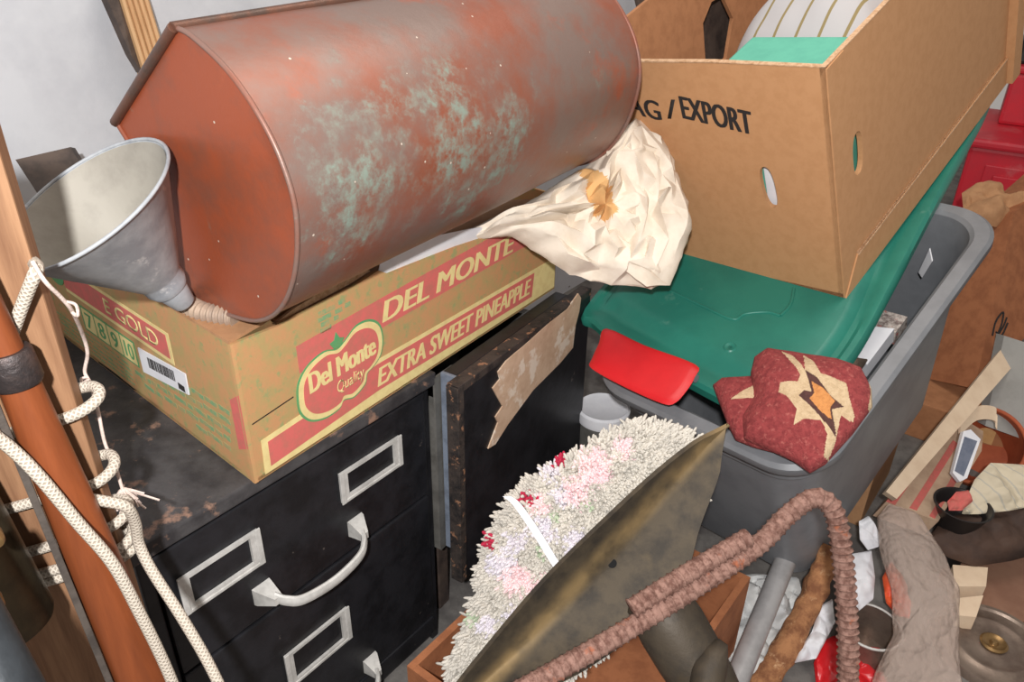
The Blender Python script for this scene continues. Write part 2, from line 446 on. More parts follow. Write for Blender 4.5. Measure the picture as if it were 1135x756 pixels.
def pillowm(fr, loop, thick, back=.3, n=96, rings=26, amp=0.0, nsc=20, camp=0.0, csc=10, seed=1, pw=.5, matfn=None):
    """lumpy closed body over a star-shaped outline in fr's plane"""
    L2 = resample([V((a, b, 0)) for a, b in loop], n, True)
    cx = sum(p.x for p in L2)/n; cy = sum(p.y for p in L2)/n
    bm = bmesh.new()
    def pt(x, y, f, side):
        e = max(0.0, 1-f**2.4)**pw
        h = thick*e if side > 0 else -thick*back*e
        q = V((x*nsc+seed*7.3, y*nsc+seed*2.1, seed+side))
        h += side*(amp*noise.noise(q)+amp*.5*noise.noise(q*2.3))*min(1, e*1.5)
        if camp and side > 0: h += camp*(crease((x, y), csc, seed)+.5*crease((x, y), csc*2.1, seed+2)-.4)*min(1, e*2)
        return fr.p(x, y, h)
    R_ = []
    cf = bm.verts.new(pt(cx, cy, 0, 1)); cb = bm.verts.new(pt(cx, cy, 0, -1))
    F_, B_ = [], []
    meta = {}
    for i in range(1, rings+1):
        f = i/rings
        ring = []
        for p in L2:
            x = cx+(p.x-cx)*f; y = cy+(p.y-cy)*f
            ring.append(bm.verts.new(pt(x, y, f, 1)))
        F_.append(ring)
        if i < rings and i % 3 == 0:
            B_.append([bm.verts.new(pt(cx+(p.x-cx)*f, cy+(p.y-cy)*f, f, -1)) for p in L2])
    B_.append(F_[-1])
    fs = []
    for c, Rn in ((cf, F_), (cb, B_)):
        for k in range(n):
            j = (k+1) % n
            fs.append(bm.faces.new([c, Rn[0][k], Rn[0][j]]))
            for a, b in zip(Rn, Rn[1:]):
                fs.append(bm.faces.new([a[k], a[j], b[j], b[k]]))
    if matfn:
        for f in fs:
            q = f.calc_center_median()-fr.o
            f.material_index = matfn(q.dot(fr.x), q.dot(fr.y))
    return bm2me(bm)
def crumplem(fr, loop, thick, back, n, rings, jit, seed, matfn=None, fine=.0015):
    """crumpled sheet: big sharp facets, then finely divided"""
    rnd = random.Random(seed)
    L2 = resample([V((a, b, 0)) for a, b in loop], n, True)
    cx = sum(p.x for p in L2)/n; cy = sum(p.y for p in L2)/n
    bm = bmesh.new(); F_ = []
    for i in range(0, rings+1):
        f = i/rings; ring = []
        for k, p in enumerate(L2):
            if i == 0 and k: break
            j = 0 if i in (0, rings) else .42
            ff = f+rnd.uniform(-j, j)/rings
            q = L2[k].lerp(L2[(k+1) % n], .5+rnd.uniform(-j, j)) if i % 2 else L2[k].lerp(L2[(k+1) % n], rnd.uniform(0, j))
            e = max(0, 1-f**2.4)**.45
            ring.append(bm.verts.new(fr.p(cx+(q.x-cx)*ff, cy+(q.y-cy)*ff, thick*e+(rnd.uniform(-jit, jit) if i < rings else rnd.uniform(-jit, jit)*.4))))
        F_.append(ring)
    for a, b in zip(F_, F_[1:]):
        for k in range(n):
            j = (k+1) % n
            if len(a) == 1: bm.faces.new([a[0], b[k], b[j]])
            elif (k+len(b)) % 2: bm.faces.new([a[k], b[k], b[j]]); bm.faces.new([a[k], b[j], a[j]])
            else: bm.faces.new([a[k], b[k], a[j]]); bm.faces.new([a[j], b[k], b[j]])
    cb = bm.verts.new(fr.p(cx, cy, -thick*back))
    for k in range(n): bm.faces.new([cb, F_[-1][(k+1) % n], F_[-1][k]])
    bmesh.ops.subdivide_edges(bm, edges=list(bm.edges), cuts=3, use_grid_fill=True)
    bmesh.ops.smooth_vert(bm, verts=list(bm.verts), factor=.35, use_axis_x=True, use_axis_y=True, use_axis_z=True)
    for v in bm.verts: v.co += noise.noise_vector(v.co*60)*fine+noise.noise_vector(v.co*24)*fine*2
    if matfn:
        for f in bm.faces:
            q = f.calc_center_median()-fr.o; f.material_index = matfn(q.dot(fr.x), q.dot(fr.y))
    return bm2me(bm)
def inpoly(x, y, poly):
    c = False; n = len(poly)
    for i in range(n):
        x1, y1 = poly[i]; x2, y2 = poly[(i+1) % n]
        if (y1 > y) != (y2 > y) and x < (x2-x1)*(y-y1)/(y2-y1)+x1: c = not c
    return c
def textm(txt, fr, a0, a1, b0, b1, h=.0012, off=.0, shear=0.0, slope=0.0):
    k = off*1.6*(b1-b0) if off >= .02 else 0
    if k:
        return merge(*[textm1(txt, fr, a0+k+j*k, a1-k+j*k, b0, b1, h+j*.00002, 0, shear, slope) for j in (-1, -.5, 0, .5, 1)])
    return textm1(txt, fr, a0, a1, b0, b1, h, off, shear, slope)
def textm1(txt, fr, a0, a1, b0, b1, h=.0012, off=.0, shear=0.0, slope=0.0):
    """lettering filling the rectangle a0..a1, b0..b1 of fr's plane"""
    cu = bpy.data.curves.new('t', 'FONT'); cu.body = txt; cu.offset = off; cu.resolution_u = 4
    o = bpy.data.objects.new('t', cu); COL.objects.link(o)
    bpy.context.view_layer.update()
    me = bpy.data.meshes.new_from_object(o.evaluated_get(bpy.context.evaluated_depsgraph_get()))
    bpy.data.objects.remove(o); bpy.data.curves.remove(cu)
    xs = [v.co.x for v in me.vertices]; ys = [v.co.y for v in me.vertices]
    x0, x1, y0, y1 = min(xs), max(xs), min(ys), max(ys)
    bm = bmesh.new(); bm.from_mesh(me); bpy.data.meshes.remove(me)
    bmesh.ops.remove_doubles(bm, verts=bm.verts, dist=1e-5)
    r = bmesh.ops.extrude_face_region(bm, geom=list(bm.faces))
    tops = {e for e in r['geom'] if isinstance(e, bmesh.types.BMVert)}
    for v in bm.verts:
        u = (v.co.x-x0)/(x1-x0); w = (v.co.y-y0)/(y1-y0)
        v.co = fr.p(a0+u*(a1-a0)+shear*w*(b1-b0), b0+w*(b1-b0)+slope*u*(a1-a0), h if v in tops else h-.0003)
    return bm2me(bm)
def prismm(pts, vec):
    pts = [V(p) for p in pts]; vec = V(vec)
    f = plane3(pts[0], pts[1], pts[2])
    lo = [((p-f.o).dot(f.x), (p-f.o).dot(f.y)) for p in pts]
    tris = tessellate_polygon([[V((a, b, 0)) for a, b in lo]])
    bm = bmesh.new(); A = [bm.verts.new(p) for p in pts]; B = [bm.verts.new(p+vec) for p in pts]
    for t in tris:
        bm.faces.new([A[i] for i in t]); bm.faces.new([B[i] for i in t])
    n = len(pts)
    for i in range(n): bm.faces.new([A[i], A[(i+1) % n], B[(i+1) % n], B[i]])
    return bm2me(bm)
Z = V((0, 0, 1))
WF = Fr((0,0,0), (1,0,0), (0,1,0))

# ------------------------------------------------------------------ setting
ZT = .625                                             # cabinet top
A = V((-.414, .637, ZT))                              # its front left corner
UC = V((.605, .796, 0)).normalized(); NC = UC.cross(Z)  # along the front, out of the front
link('floor', boxm(WF, -2.5, 4.2, -1.0, 5.0, FLOOR-.1, FLOOR), 'concrete', kind='structure')
WP = A-NC*.66
WFr = Fr((WP.x, WP.y, 0), UC, Z)                       # z axis = NC
link('wall_back', boxm(WFr, -1.6, 4.4, FLOOR, 2.6, -.1, 0), 'wall', kind='structure')

# ------------------------------------------------------------------ filing cabinet
CF = Fr((A.x, A.y, FLOOR), UC, Z)
HT = ZT-FLOOR; CW = .478; CD = .60
cab = thing('filing_cabinet', 'black wooden filing cabinet with pale metal drawer handles under the pineapple box', 'filing cabinet', (A.x, A.y, FLOOR))
def cy(z): return HT+z
m1 = boxm(CF, 0.0, .016, 0, HT-.024, -CD, -.004, .002)
m2 = boxm(CF, CW-.016, CW, 0, HT-.024, -CD, -.004, .002)
m3 = boxm(CF, .016, CW-.016, 0, HT-.024, -CD, -CD+.012)
m4 = boxm(CF, .016, CW-.016, 0, .03, -CD+.012, -.012)
link('body', merge(m1, m2, m3, m4), 'black', cab)
link('cabinet_top', boxm(CF, -.008, CW+.006, HT-.022, HT, -CD, .008, .003), 'blacktop', cab, plabel='worn black top scuffed to bare wood')
def holder(par, a0, a1, z0, z1):
    fr_ = Fr(CF.p(0, 0, 0), CF.x, CF.y)
    w = .0078
    fm = platem(fr_, [[(a0, cy(z0)), (a1, cy(z0)), (a1, cy(z1)), (a0, cy(z1))], [(a0+w*1.7, cy(z0)+w), (a1-w*1.7, cy(z0)+w), (a1-w*1.7, cy(z1)-w*.7), (a0+w*1.7, cy(z1)-w*.7)]], .0005, .005)
    ln = merge(fm, boxm(fr_, a0-.002, a0+.006, cy(z0)-.001, cy(z1)+.003, .0045, .007, .001), boxm(fr_, a1-.006, a1+.002, cy(z0)-.001, cy(z1)+.003, .0045, .007, .001),
               boxm(fr_, a0, a1, cy(z0)-.001, cy(z0)+.004, .0045, .0065, .001))
    link('label_holder', ln, 'alu', par, plabel='pale metal card holder')
def pull(par, a0, a1, zc):
    """bow handle with two flared feet"""
    sub = []
    f = CF
    for a, s in ((a0, 1), (a1, -1)):
        bm = bmesh.new()
        b0 = [(-.014, .012), (.014, .012), (.014, -.016), (-.014, -.016)]
        b1 = [(-.006, .004), (.006, .004), (.006, -.008), (-.006, -.008)]
        base = [bm.verts.new(f.p(a+p[0], cy(zc)+p[1], 0)) for p in b0]
        mid = [bm.verts.new(f.p(a+p[0]*.95, cy(zc)+p[1]*.95, .005)) for p in b0]
        tp = [bm.verts.new(f.p(a+s*.006+p[0], cy(zc)-.003+p[1], .028)) for p in b1]
        for P0, P1 in ((base, mid), (mid, tp)):
            for i in range(4): bm.faces.new([P0[i], P0[(i+1) % 4], P1[(i+1) % 4], P1[i]])
        bm.faces.new(base); bm.faces.new(tp)
        sub.append(bm2me(bm))
    pts = [f.p(a0+.004, cy(zc)-.002, .020), f.p(a0+.014, cy(zc)-.008, .034), f.p(a0+.034, cy(zc)-.015, .044), f.p((a0+a1)/2, cy(zc)-.019, .048),
           f.p(a1-.034, cy(zc)-.015, .044), f.p(a1-.014, cy(zc)-.008, .034), f.p(a1-.004, cy(zc)-.002, .020)]
    pts = smooth_pts(pts, 6)
    rows = []
    for i, p in enumerate(pts):
        t = (pts[min(i+1, len(pts)-1)]-pts[max(i-1, 0)]).normalized()
        s = CF.y-t*CF.y.dot(t); s.normalize(); q = t.cross(s)
        rows.append([p+s*.0085*math.cos(k*math.pi/5)+q*.0048*math.sin(k*math.pi/5) for k in range(10)])
    sub.append(gridm(rows, 0, True))
    link('handle', merge(*sub), 'alu', par, smooth=35, plabel='pale metal bow handle')
zs = [(-.031, -.228), (-.234, -.512), (-.518, -.56)]
for i, (z1, z0) in enumerate(zs):
    d = link('drawer', boxm(CF, .018, CW-.013, cy(z0), cy(z1), -.30, 0, .003), 'black', cab)
    ztop = z1
    if i < 2:
        if i == 0:
            holder(d, .038, .150, ztop-.104, ztop-.048); holder(d, .287, .405, ztop-.098, ztop-.046)
            pull(d, .142, .308, ztop-.152)
        else:
            holder(d, .155, .273, ztop-.158, ztop-.092)
            pull(d, .142, .308, ztop-.252)

# ------------------------------------------------------------------ black cupboard with peeling door beside the cabinet
DL = PZ(508, 430, ZT); DR = PZ(655, 320, ZT)
DF = Fr((DL.x, DL.y, FLOOR), V((DR.x-DL.x, DR.y-DL.y, 0)), Z)
DWd = (V((DR.x, DR.y, 0))-V((DL.x, DL.y, 0))).length
def ondoor(x, y): return DF.px(x, y)
zb = ondoor(517, 640)[1]
cup = thing('cupboard', 'black wooden cupboard with a door of torn pale paper right of the filing cabinet', 'cupboard', (DL.x, DL.y, FLOOR))
dtop = ondoor(508, 430)[1]
dr = link('door', platem(DF, [[(0, zb), (DWd, zb), (DWd, dtop), (0, dtop)]], -.020, 0), 'black', cup)
link('door_edge', merge(boxm(DF, -.003, .012, zb, dtop-.001, -.021, .0015, .001), boxm(DF, 0.0, DWd, dtop-.012, dtop+.0015, -.021, .0012, .001)), 'blackedge', dr, plabel='chipped bare edges')
tp = [(540,497),(551,468),(548,462),(556,450),(545,430),(553,420),(551,412),(560,400),(585,378),(605,360),(628,342),(640,325),(643,330),(641,345),(637,360),(636,368),(634,385),(620,402),(590,432),(562,470),(548,492)]
link('torn_paper', platem(DF, [[ondoor(*p) for p in tp]], 0, .0022), 'tornpaper', dr, plabel='torn pale paper remnant')
bp_ = [ondoor(497, 432), ondoor(640, 318)]
# second leaf behind
sx0 = Fr(DF.p(0, 0, -.04), DF.x, DF.y).px(497, 470)[0]
link('inner_panel', boxm(DF, sx0+.006, DWd-.04, zb+.03, dtop-.004, -.052, -.026, .002), 'black', cup)
link('panel_strip', boxm(DF, sx0, sx0+.006, zb+.035, dtop-.004, -.053, -.025, .001), 'blueedge', cup, plabel='blue grey edge strip')
cb = merge(boxm(DF, .03, DWd-.02, zb+.03, dtop-.06, -.28, -.26), boxm(DF, DWd-.06, DWd-.04, zb+.03, dtop-.06, -.26, -.056),
           boxm(DF, .03, DWd-.02, zb+.03, zb+.045, -.26, -.056), boxm(DF, .016, .03, zb+.03, dtop-.06, -.26, -.056), boxm(DF, .013, .06, zb+.04, dtop-.01, -.0585, -.055))
link('carcass', cb, 'greysteel', cup)
for (a, c) in ((.06, -.23), (DWd-.1, -.23), (.06, -.1), (DWd-.1, -.1)):
    link('leg', boxm(DF, a, a+.03, 0, zb+.03, c-.03, c, .003), 'darkwood', cup)

# ------------------------------------------------------------------ pineapple box
C0 = PZ(283, 537, ZT); Rr = PZ(615, 320, ZT); Lf = PZ(60, 365, ZT)
UB = (Rr-C0).normalized(); NB = UB.cross(Z)               # front normal
LB = (Lf-C0).normalized(); NL = Z.cross(LB)
C0 = C0+V((0,0,.001))
FB = Fr(C0, UB, Z)                                        # front face frame (z = out)
GB = Fr(C0+LB*.584, -LB, Z)                               # left face frame, x runs to the front corner, z = out
BL, BW, BH = .69, .584, .19
TK = .005
pbox = thing('fruit_box', 'open printed cardboard pineapple box on top of the black filing cabinet', 'cardboard box', C0)
ftop = [(0, .194), (.07, .189), (.19, .193), (.236, .199), (.256, .187), (.40, .178), (.495, .168), (.60, .172), (BL, .18)]
fw_ = link('front_panel', platem(FB, [[(0, 0), (.2, -.0), (BL, 0)]+ftop[::-1]], -TK, 0), 'pine', pbox)
lw_ = link('side_panel', platem(GB, [[(0, 0), (.584, 0), (.584, .194), (.48, .195), (.3, .192), (.1, .19), (0, .19)]], -TK, 0), 'pine', pbox)
far = C0+UB*BL
link('side_panel', prismm([far, far+LB*BW, far+LB*BW+Z*.19, far+Z*.18], -UB*TK), 'pine', pbox)
bk = C0+LB*BW
link('back_panel', prismm([bk, bk+UB*BL, bk+UB*BL+Z*.19, bk+Z*.19], NB*TK), 'pine', pbox)
link('bottom_panel', prismm([C0+Z*.001, C0+UB*BL+Z*.001, bk+UB*BL+Z*.001, bk+Z*.001], Z*TK), 'pine', pbox)
# flaps folded over the opening
link('flap', prismm([C0+Z*.194+LB*.002, C0+Z*.192+LB*.58, C0+Z*.188+LB*.56+UB*.15, C0+Z*.188+LB*.03+UB*.13], Z*.004), 'kraft', pbox, plabel='plain brown folded flap')
fl2 = [(.068,.188),(.10,.196),(.13,.199),(.15,.205),(.19,.208),(.206,.214),(.215,.206),(.232,.198),(.19,.193),(.07,.189)]
link('flap', platem(Fr(FB.p(0,0,-.009), FB.x, FB.y), [[(a, b) for a, b in fl2]], -.004, 0), 'kraftedge', pbox, plabel='ragged torn flap')
link('flap', prismm([FB.p(.07,.186,-.006), FB.p(.67,.172,-.006), FB.p(.62,.166,-.10), FB.p(.10,.180,-.10)], Z*.004), 'kraft', pbox)
# printing on the front
P0, P1, P2, P3 = .0004, .0007, .0010, .0013
prn = []
band = [(.088,.114),(.088,.152),(.235,.158),(.50,.166),(.60,.168),(.60,.118),(.235,.114)]
low = [(.016,.004),(.018,.054),(.09,.058),(.22,.070),(BL-.002,.064),(BL-.002,.004)]
lowr = [(.026,.011),(.027,.047),(.09,.050),(.22,.063),(.618,.058),(.612,.014),(.22,.021)]
link('red_band', platem(FB, [band], 0, P0), 'redprint', fw_, plabel='faded red printed band')
link('yellow_border', platem(FB, [low], 0, P0), 'yelprint', fw_, plabel='yellow printed border')
link('red_strip', platem(FB, [lowr], 0, P1), 'redprint', fw_, plabel='faded red printed strip')
link('lettering', textm('DEL MONTE', FB, .236, .548, .121, .152, P2, .040, .25), 'yelprint', fw_, plabel='yellow words DEL MONTE')
link('lettering', textm('EXTRA SWEET PINEAPPLE', FB, .218, .603, .027, .056, P2, .030, .2, -.012), 'yelprint', fw_, plabel='yellow words EXTRA SWEET PINEAPPLE')
def shield(cx, cy_, sx, sy, k=1.0):
    pts = [(-.5,-.02),(-.47,.16),(-.36,.30),(-.18,.36),(-.04,.31),(.06,.36),(.2,.46),(.36,.44),(.47,.32),(.5,.12),(.46,-.06),(.36,-.16),(.28,-.20),(.24,-.32),(.1,-.40),(-.02,-.36),(-.08,-.43),(-.24,-.44),(-.4,-.36),(-.49,-.2)]
    return sm2([(cx+x*sx*k, cy_+y*sy*k) for x, y in pts], 5)
lg = link('shield_logo', platem(FB, [shield(.157, .083, .158, .122, 1.0)], 0, P2), 'grnprint', fw_, plabel='green outlined red shield')
link('shield_border', platem(FB, [shield(.157, .083, .152, .116)], 0, P2+.0005), 'yelprint', lg)
link('shield_field', platem(FB, [shield(.157, .083, .136, .100)], 0, P2+.001), 'redprint', lg)
link('shield_leaf', platem(FB, [[(.146,.122),(.140,.132),(.148,.134),(.152,.144),(.157,.134),(.165,.131),(.158,.122)]], 0, P2+.0004), 'grnprint', lg)
link('shield_words', textm('Del Monte', FB, .098, .219, .079, .108, P2+.0016, .034, 0, .03), 'yelprint', lg, plabel='yellow words Del Monte')
link('shield_words', textm('Quality', FB, .142, .192, .051, .074, P2+.0016, .004, .1, .03), 'yelprint', lg, plabel='yellow word Quality')
random.seed(5)
mk = []
for a_, b_, w_ in ((.128,.176,.028),(.162,.178,.010),(.126,.168,.022),(.155,.168,.012),(.172,.170,.010),(.130,.160,.014),(.152,.160,.008),(.128,.152,.018)):
    mk.append(boxm(FB, a_, a_+w_, b_, b_+.006, 0, P0))
link('faded_marks', merge(*mk), 'grnfade', fw_, plabel='small faded green marks')
link('flap_cut', platem(FB, [[(.010,.0815),(.074,.0865),(.074,.088),(.010,.083)]], 0, P0), 'dark', fw_, plabel='dark slit')
# printing on the left face: coordinate measured from the front corner
def gx(l): return BW-l
link('red_corner_strip', platem(GB, [[(gx(.024),.04),(gx(.001),.052),(gx(.001),.128),(gx(.024),.112)]], 0, P0), 'redprint', lw_, plabel='red corner strip')
link('yellow_border', platem(GB, [[(gx(.47),.106),(gx(.152),.106),(gx(.152),.152),(gx(.47),.152)]], 0, P0), 'yelprint', lw_)
link('red_strip', platem(GB, [[(gx(.47),.112),(gx(.160),.112),(gx(.160),.147),(gx(.47),.147)]], 0, P1), 'redprint', lw_)
link('lettering', textm('E GOLD', GB, gx(.335), gx(.185), .118, .141, P2, .012), 'yelprint', lw_, plabel='yellow word GOLD')
cells = [(.430,.392,'7'),(.388,.352,'8'),(.348,.312,'9'),(.308,.270,'10')]
link('count_cells', merge(*[boxm(GB, gx(a_), gx(b_), .058, .093, 0, P1) for a_, b_, t_ in cells]), 'yelprint', lw_, plabel='four printed number cells')
for a_, b_, t_ in cells:
    link('number', textm(t_, GB, gx(a_)+.008, gx(b_)-.008 if t_ != '10' else gx(b_)-.004, .063, .088, P2, .02), 'grnprint', lw_, plabel='green number %s' % t_)
link('green_strip', platem(GB, [[(gx(.435),.055),(gx(.266),.055),(gx(.266),.096),(gx(.435),.096)]], 0, P0), 'grnprint', lw_, plabel='green printed strip')
link('green_mark', platem(GB, [oval(gx(.50), .128, .03, .02), oval(gx(.50), .128, .018, .010)], 0, P1), 'grnprint', lw_)
mk = []
for k in range(5):
    x_ = .03+.004*k
    while x_ < (.12 if k == 4 else .27-.03*(k % 2)):
        w_ = random.uniform(.010, .034); mk.append(boxm(GB, gx(x_+w_), gx(x_), .088-.0145*k-x_*.08, .0945-.0145*k-x_*.08, 0, P0)); x_ += w_+.004
for k in range(5):
    x_ = .30
    while x_ < .53:
        w_ = random.uniform(.012, .03); mk.append(boxm(GB, gx(x_+w_), gx(x_), .044-.008*k, .047-.008*k, 0, P0)); x_ += w_+.004
link('faded_marks', merge(*mk), 'grnfade', lw_, plabel='faded green lines')
sk = link('sticker', platem(GB, [[(gx(.252),.056),(gx(.126),.074),(gx(.124),.106),(gx(.252),.094)]], P1, .0022), 'whitepaper', lw_, plabel='white barcode sticker')
bars = []
x = .228
random.seed(3)
while x > .155:
    w = random.choice((.0012, .002, .003)); bars.append(boxm(GB, gx(x), gx(x-w), .073+(.228-x)*.12, .089+(.228-x)*.12, .0022, .0025)); x -= w+random.choice((.0012, .002))
bars.append(boxm(GB, gx(.150), gx(.134), .074, .083, .0022, .0025))
link('barcode', merge(*bars), 'ink', sk, plabel='black barcode bars')
link('torn_slit', platem(GB, [[(gx(.42),.004),(gx(.37),.006),(gx(.30),.004),(gx(.31),.001),(gx(.42),.0015)]], 0, P0), 'dark', lw_, plabel='dark torn slit')
# white sheet poking out of the box
shp = []
for i, (px_, py_) in enumerate([(420,304),(450,290),(480,279),(515,268),(548,260)]):
    a = FB.px(px_, py_); shp.append(a)
rows = []
for k in range(6):
    s = k/5
    rows.append([FB.p(a+.01*s, b-.012+s*.042*(1-.1*i), -.0065+.006*s) for i, (a, b) in enumerate(shp)])
link('paper_sheet', gridm(rows, .001), 'whitepaper', label='white paper sheet curling up between copper trough and pineapple box front', cat='paper', smooth=60)

# ------------------------------------------------------------------ copper trough
AC = D(1330, -150).normalized()
E0 = PZ(285, 355, .845)
sec_px = [(195,30),(214,40),(232,55),(252,76),(270,100),(286,124),(300,150),(313,178),(322,205),(329,237),(331,270),(328,300),(322,325),(312,341),(300,350),(285,355),(265,351),(245,345),(226,338),(210,330),(199,302),(190,270),(178,235),(168,200),(148,164),(130,135)]
sec = [PP(x, y, E0, AC) for x, y in sec_px]
sec = smooth_pts([sec[0]]+sec[1:-1:2]+[sec[-1]], 6)
CL = .655
cop = thing('copper_trough', 'large old copper trough with green patina lying on the pineapple box', 'trough', E0)
PAT = []
for (x, y, t, r, a) in ((480,160,.98,.15,.44), (420,190,.95,.14,.44), (535,150,1.03,.14,.52), (450,215,.98,.13,.50), (370,105,.97,.11,.36), (500,95,1.02,.10,.34), (395,240,.92,.09,.48), (520,205,1.0,.10,.46), (560,160,1.1,.06,.34), (655,90,1.25,.05,.16), (328,270,.86,.05,.28), (565,110,1.1,.05,.2)):
    # nearest point of the bulging wall under this pixel
    best = None
    for s in range(60):
        tt = .8+s*.01; q = PT(x, y, tt)
        d = (q-E0).dot(AC); r_ = q-AC*d
        dd = min((r_-p).length for p in sec)
        if best is None or dd < best[0]: best = (dd, q)
    PAT.append((tuple(best[1]-E0), r, a))
M['copper'] = copper_mat('aged_copper', PAT)
M['copperend'] = copper_mat('aged_copper_end', [((-.12,.09,.22), .03, .35), ((-.05,.03,.1), .02, .2)], (152,76,48), (122,76,60), (174,88,52), .44, .60)
M['copperrim'] = mat('dark_copper_rim', (108,74,60), (88,70,62), 30, .45, .4, .2)
rows = []
NS = 22
for i in range(NS+1):
    s = CL*i/NS
    rows.append([p+AC*s+noise.noise_vector(p*6+AC*s*5)*.0025 for p in sec])
link('trough_wall', gridm(rows, .003), 'copper', cop, smooth=50)
def endcap(off, bulge):
    c = sum(sec, V())/len(sec)
    bm = bmesh.new(); rings = []
    for f in (1.0, .97, .8, .55, .3):
        rings.append([bm.verts.new(c+(p-c)*f+AC*(off+bulge*(1-f)**.5*.6)+noise.noise_vector(p*9*f)*.0015) for p in sec])
    cc = bm.verts.new(c+AC*(off+bulge*.6))
    n = len(sec)
    for a, b in zip(rings, rings[1:]):
        for k in range(n-1): bm.faces.new([a[k], a[k+1], b[k+1], b[k]])
        bm.faces.new([a[n-1], a[0], b[0], b[n-1]])
    for k in range(n): bm.faces.new([rings[-1][k], rings[-1][(k+1) % n], cc])
    return bm2me(bm)
link('end_panel', endcap(-.001, .006), 'copperend', cop, smooth=50, plabel='bright orange copper end')
link('end_panel', endcap(CL, .012), 'copper', cop, smooth=50)
link('seam', tubem([p-AC*.001 for p in sec], .0026, 8), 'copper', cop, smooth=60, plabel='folded seam')
link('seam', tubem([p+AC*(CL+.0005) for p in sec], .003, 8), 'copper', cop, smooth=60, plabel='folded seam')
a, b = sec[0], sec[-1]
rim = merge(tubem([a-AC*.004, a+AC*CL], .0055, 10), tubem([b-AC*.004, b+AC*CL], .005, 10), tubem([a-AC*.003, b-AC*.003], .0052, 10), tubem([a+AC*CL, b+AC*CL], .006, 10))
link('rolled_rim', rim, 'copperrim', cop, smooth=60, plabel='dark rolled rim')

# ------------------------------------------------------------------ funnel and hose
SP = PT(186, 317, .875); RC = PT(94, 224, .785)
ax = (RC-SP).normalized()
FF = Fr(SP, ax.orthogonal(), None, ax)
LN = (RC-SP).length
R1, R0 = .096, .021
fun = thing('funnel', 'dull galvanised metal funnel tipped against the copper trough', 'funnel', SP)
outer = [(R0*.98, -.004), (R0*1.15, .004), (R0*1.18, .014), (R0*1.3, .017), (R1*.97, LN-.002), (R1, LN)]
link('cone', lathem(FF, outer, 56), 'galv', fun, smooth=50)
link('cone_inside', lathem(FF, [(R0*.9, .0), (R0*1.1, .018), (R1*.965, LN-.001)], 56), 'galvin', fun, smooth=50, plabel='dusty inside of the cone')
rp = [FF.p(R1*math.cos(t), R1*math.sin(t), LN) for t in [2*math.pi*k/60 for k in range(60)]]
link('rolled_rim', tubem(rp, .0020, 8, closed=True), 'galv', fun, smooth=60)
link('spout', lathem(FF, [(R0*.55, -.03), (R0*.62, -.028), (R0*.92, 0), (R0*.9, .006)], 30), 'galv', fun, smooth=50)
HE = [SP-ax*.022, PZ(205, 335, .832), PZ(225, 346, .829), PZ(262, 352, .829)]
hp = smooth_pts(HE, 60)
hose = link('corrugated_hose', tubem(hp, .0108, 18, rf=lambda t, s: .0018*math.sin(s*2*math.pi/.0075)), 'hose', label='short ribbed tan hose below the funnel spout', cat='hose', smooth=60)

# dark plank end behind funnel, ribbed board against wall
p_ = [PT(17,177,1.15), PT(78,163,1.2), PT(180,330,1.2), PT(130,350,1.15)]
link('wooden_offcut', prismm(p_, V((-.01,.03,-.01))), 'darkwood', label='dark wooden offcut poking out behind the funnel rim', cat='wood')
rb0 = PP(128, -14, WP+NC*.026, NC); rb1 = PP(158, 82, WP+NC*.05, NC); rr0 = PP(160, -14, WP+NC*.026, NC); rr1 = PP(184, 66, WP+NC*.05, NC)
fb = plane3(rb1, rr1, rb0)
nr = 5; bm = bmesh.new()
prof = []
for k in range(nr):
    for w, h in ((0.0, 0), (.12, .006), (.5, .009), (.88, .006)): prof.append(((k+w)/nr, h))
prof.append((1.0, 0))
g0 = [rb0.lerp(rr0, w)+fb.z*h for w, h in prof]; g1 = [rb1.lerp(rr1, w)+fb.z*h for w, h in prof]
low = (rb1-rb0).normalized()*.9
vs0 = [bm.verts.new(p) for p in g0]; vs1 = [bm.verts.new(p) for p in g1]; vs2 = [bm.verts.new(p-fb.z*.02) for p in (g0[0], g0[-1])]; vs3 = [bm.verts.new(p-fb.z*.02) for p in (g1[0], g1[-1])]
for k in range(len(prof)-1): bm.faces.new([vs0[k], vs0[k+1], vs1[k+1], vs1[k]])
bm.faces.new([vs2[0], vs3[0], vs3[1], vs2[1]]); bm.faces.new([vs0[0], vs1[0], vs3[0], vs2[0]]); bm.faces.new([vs0[-1], vs2[1], vs3[1], vs1[-1]])
bm.faces.new(vs0+[vs2[1], vs2[0]]); bm.faces.new(vs1+[vs3[1], vs3[0]])
rbt = thing('ribbed_board', 'pale ribbed wooden board standing at the white wall behind the copper trough', 'board', rb1)
link('ribbed_face', bm2me(bm), 'ribwood', rbt)
link('dark_edge', prismm([rb0, rb0-UC*.022, rb1-UC*.012+Z*.03, rb1], NC*-.02), 'darkwood', rbt, plabel='dark strip along the left edge')  # thin dark strip beside the ribbed face
link('foot', prismm([rb1, rr1, rr1-Z*.55, rb1-Z*.55], -fb.z*.02), 'greysteel', rbt, plabel='grey lower end')

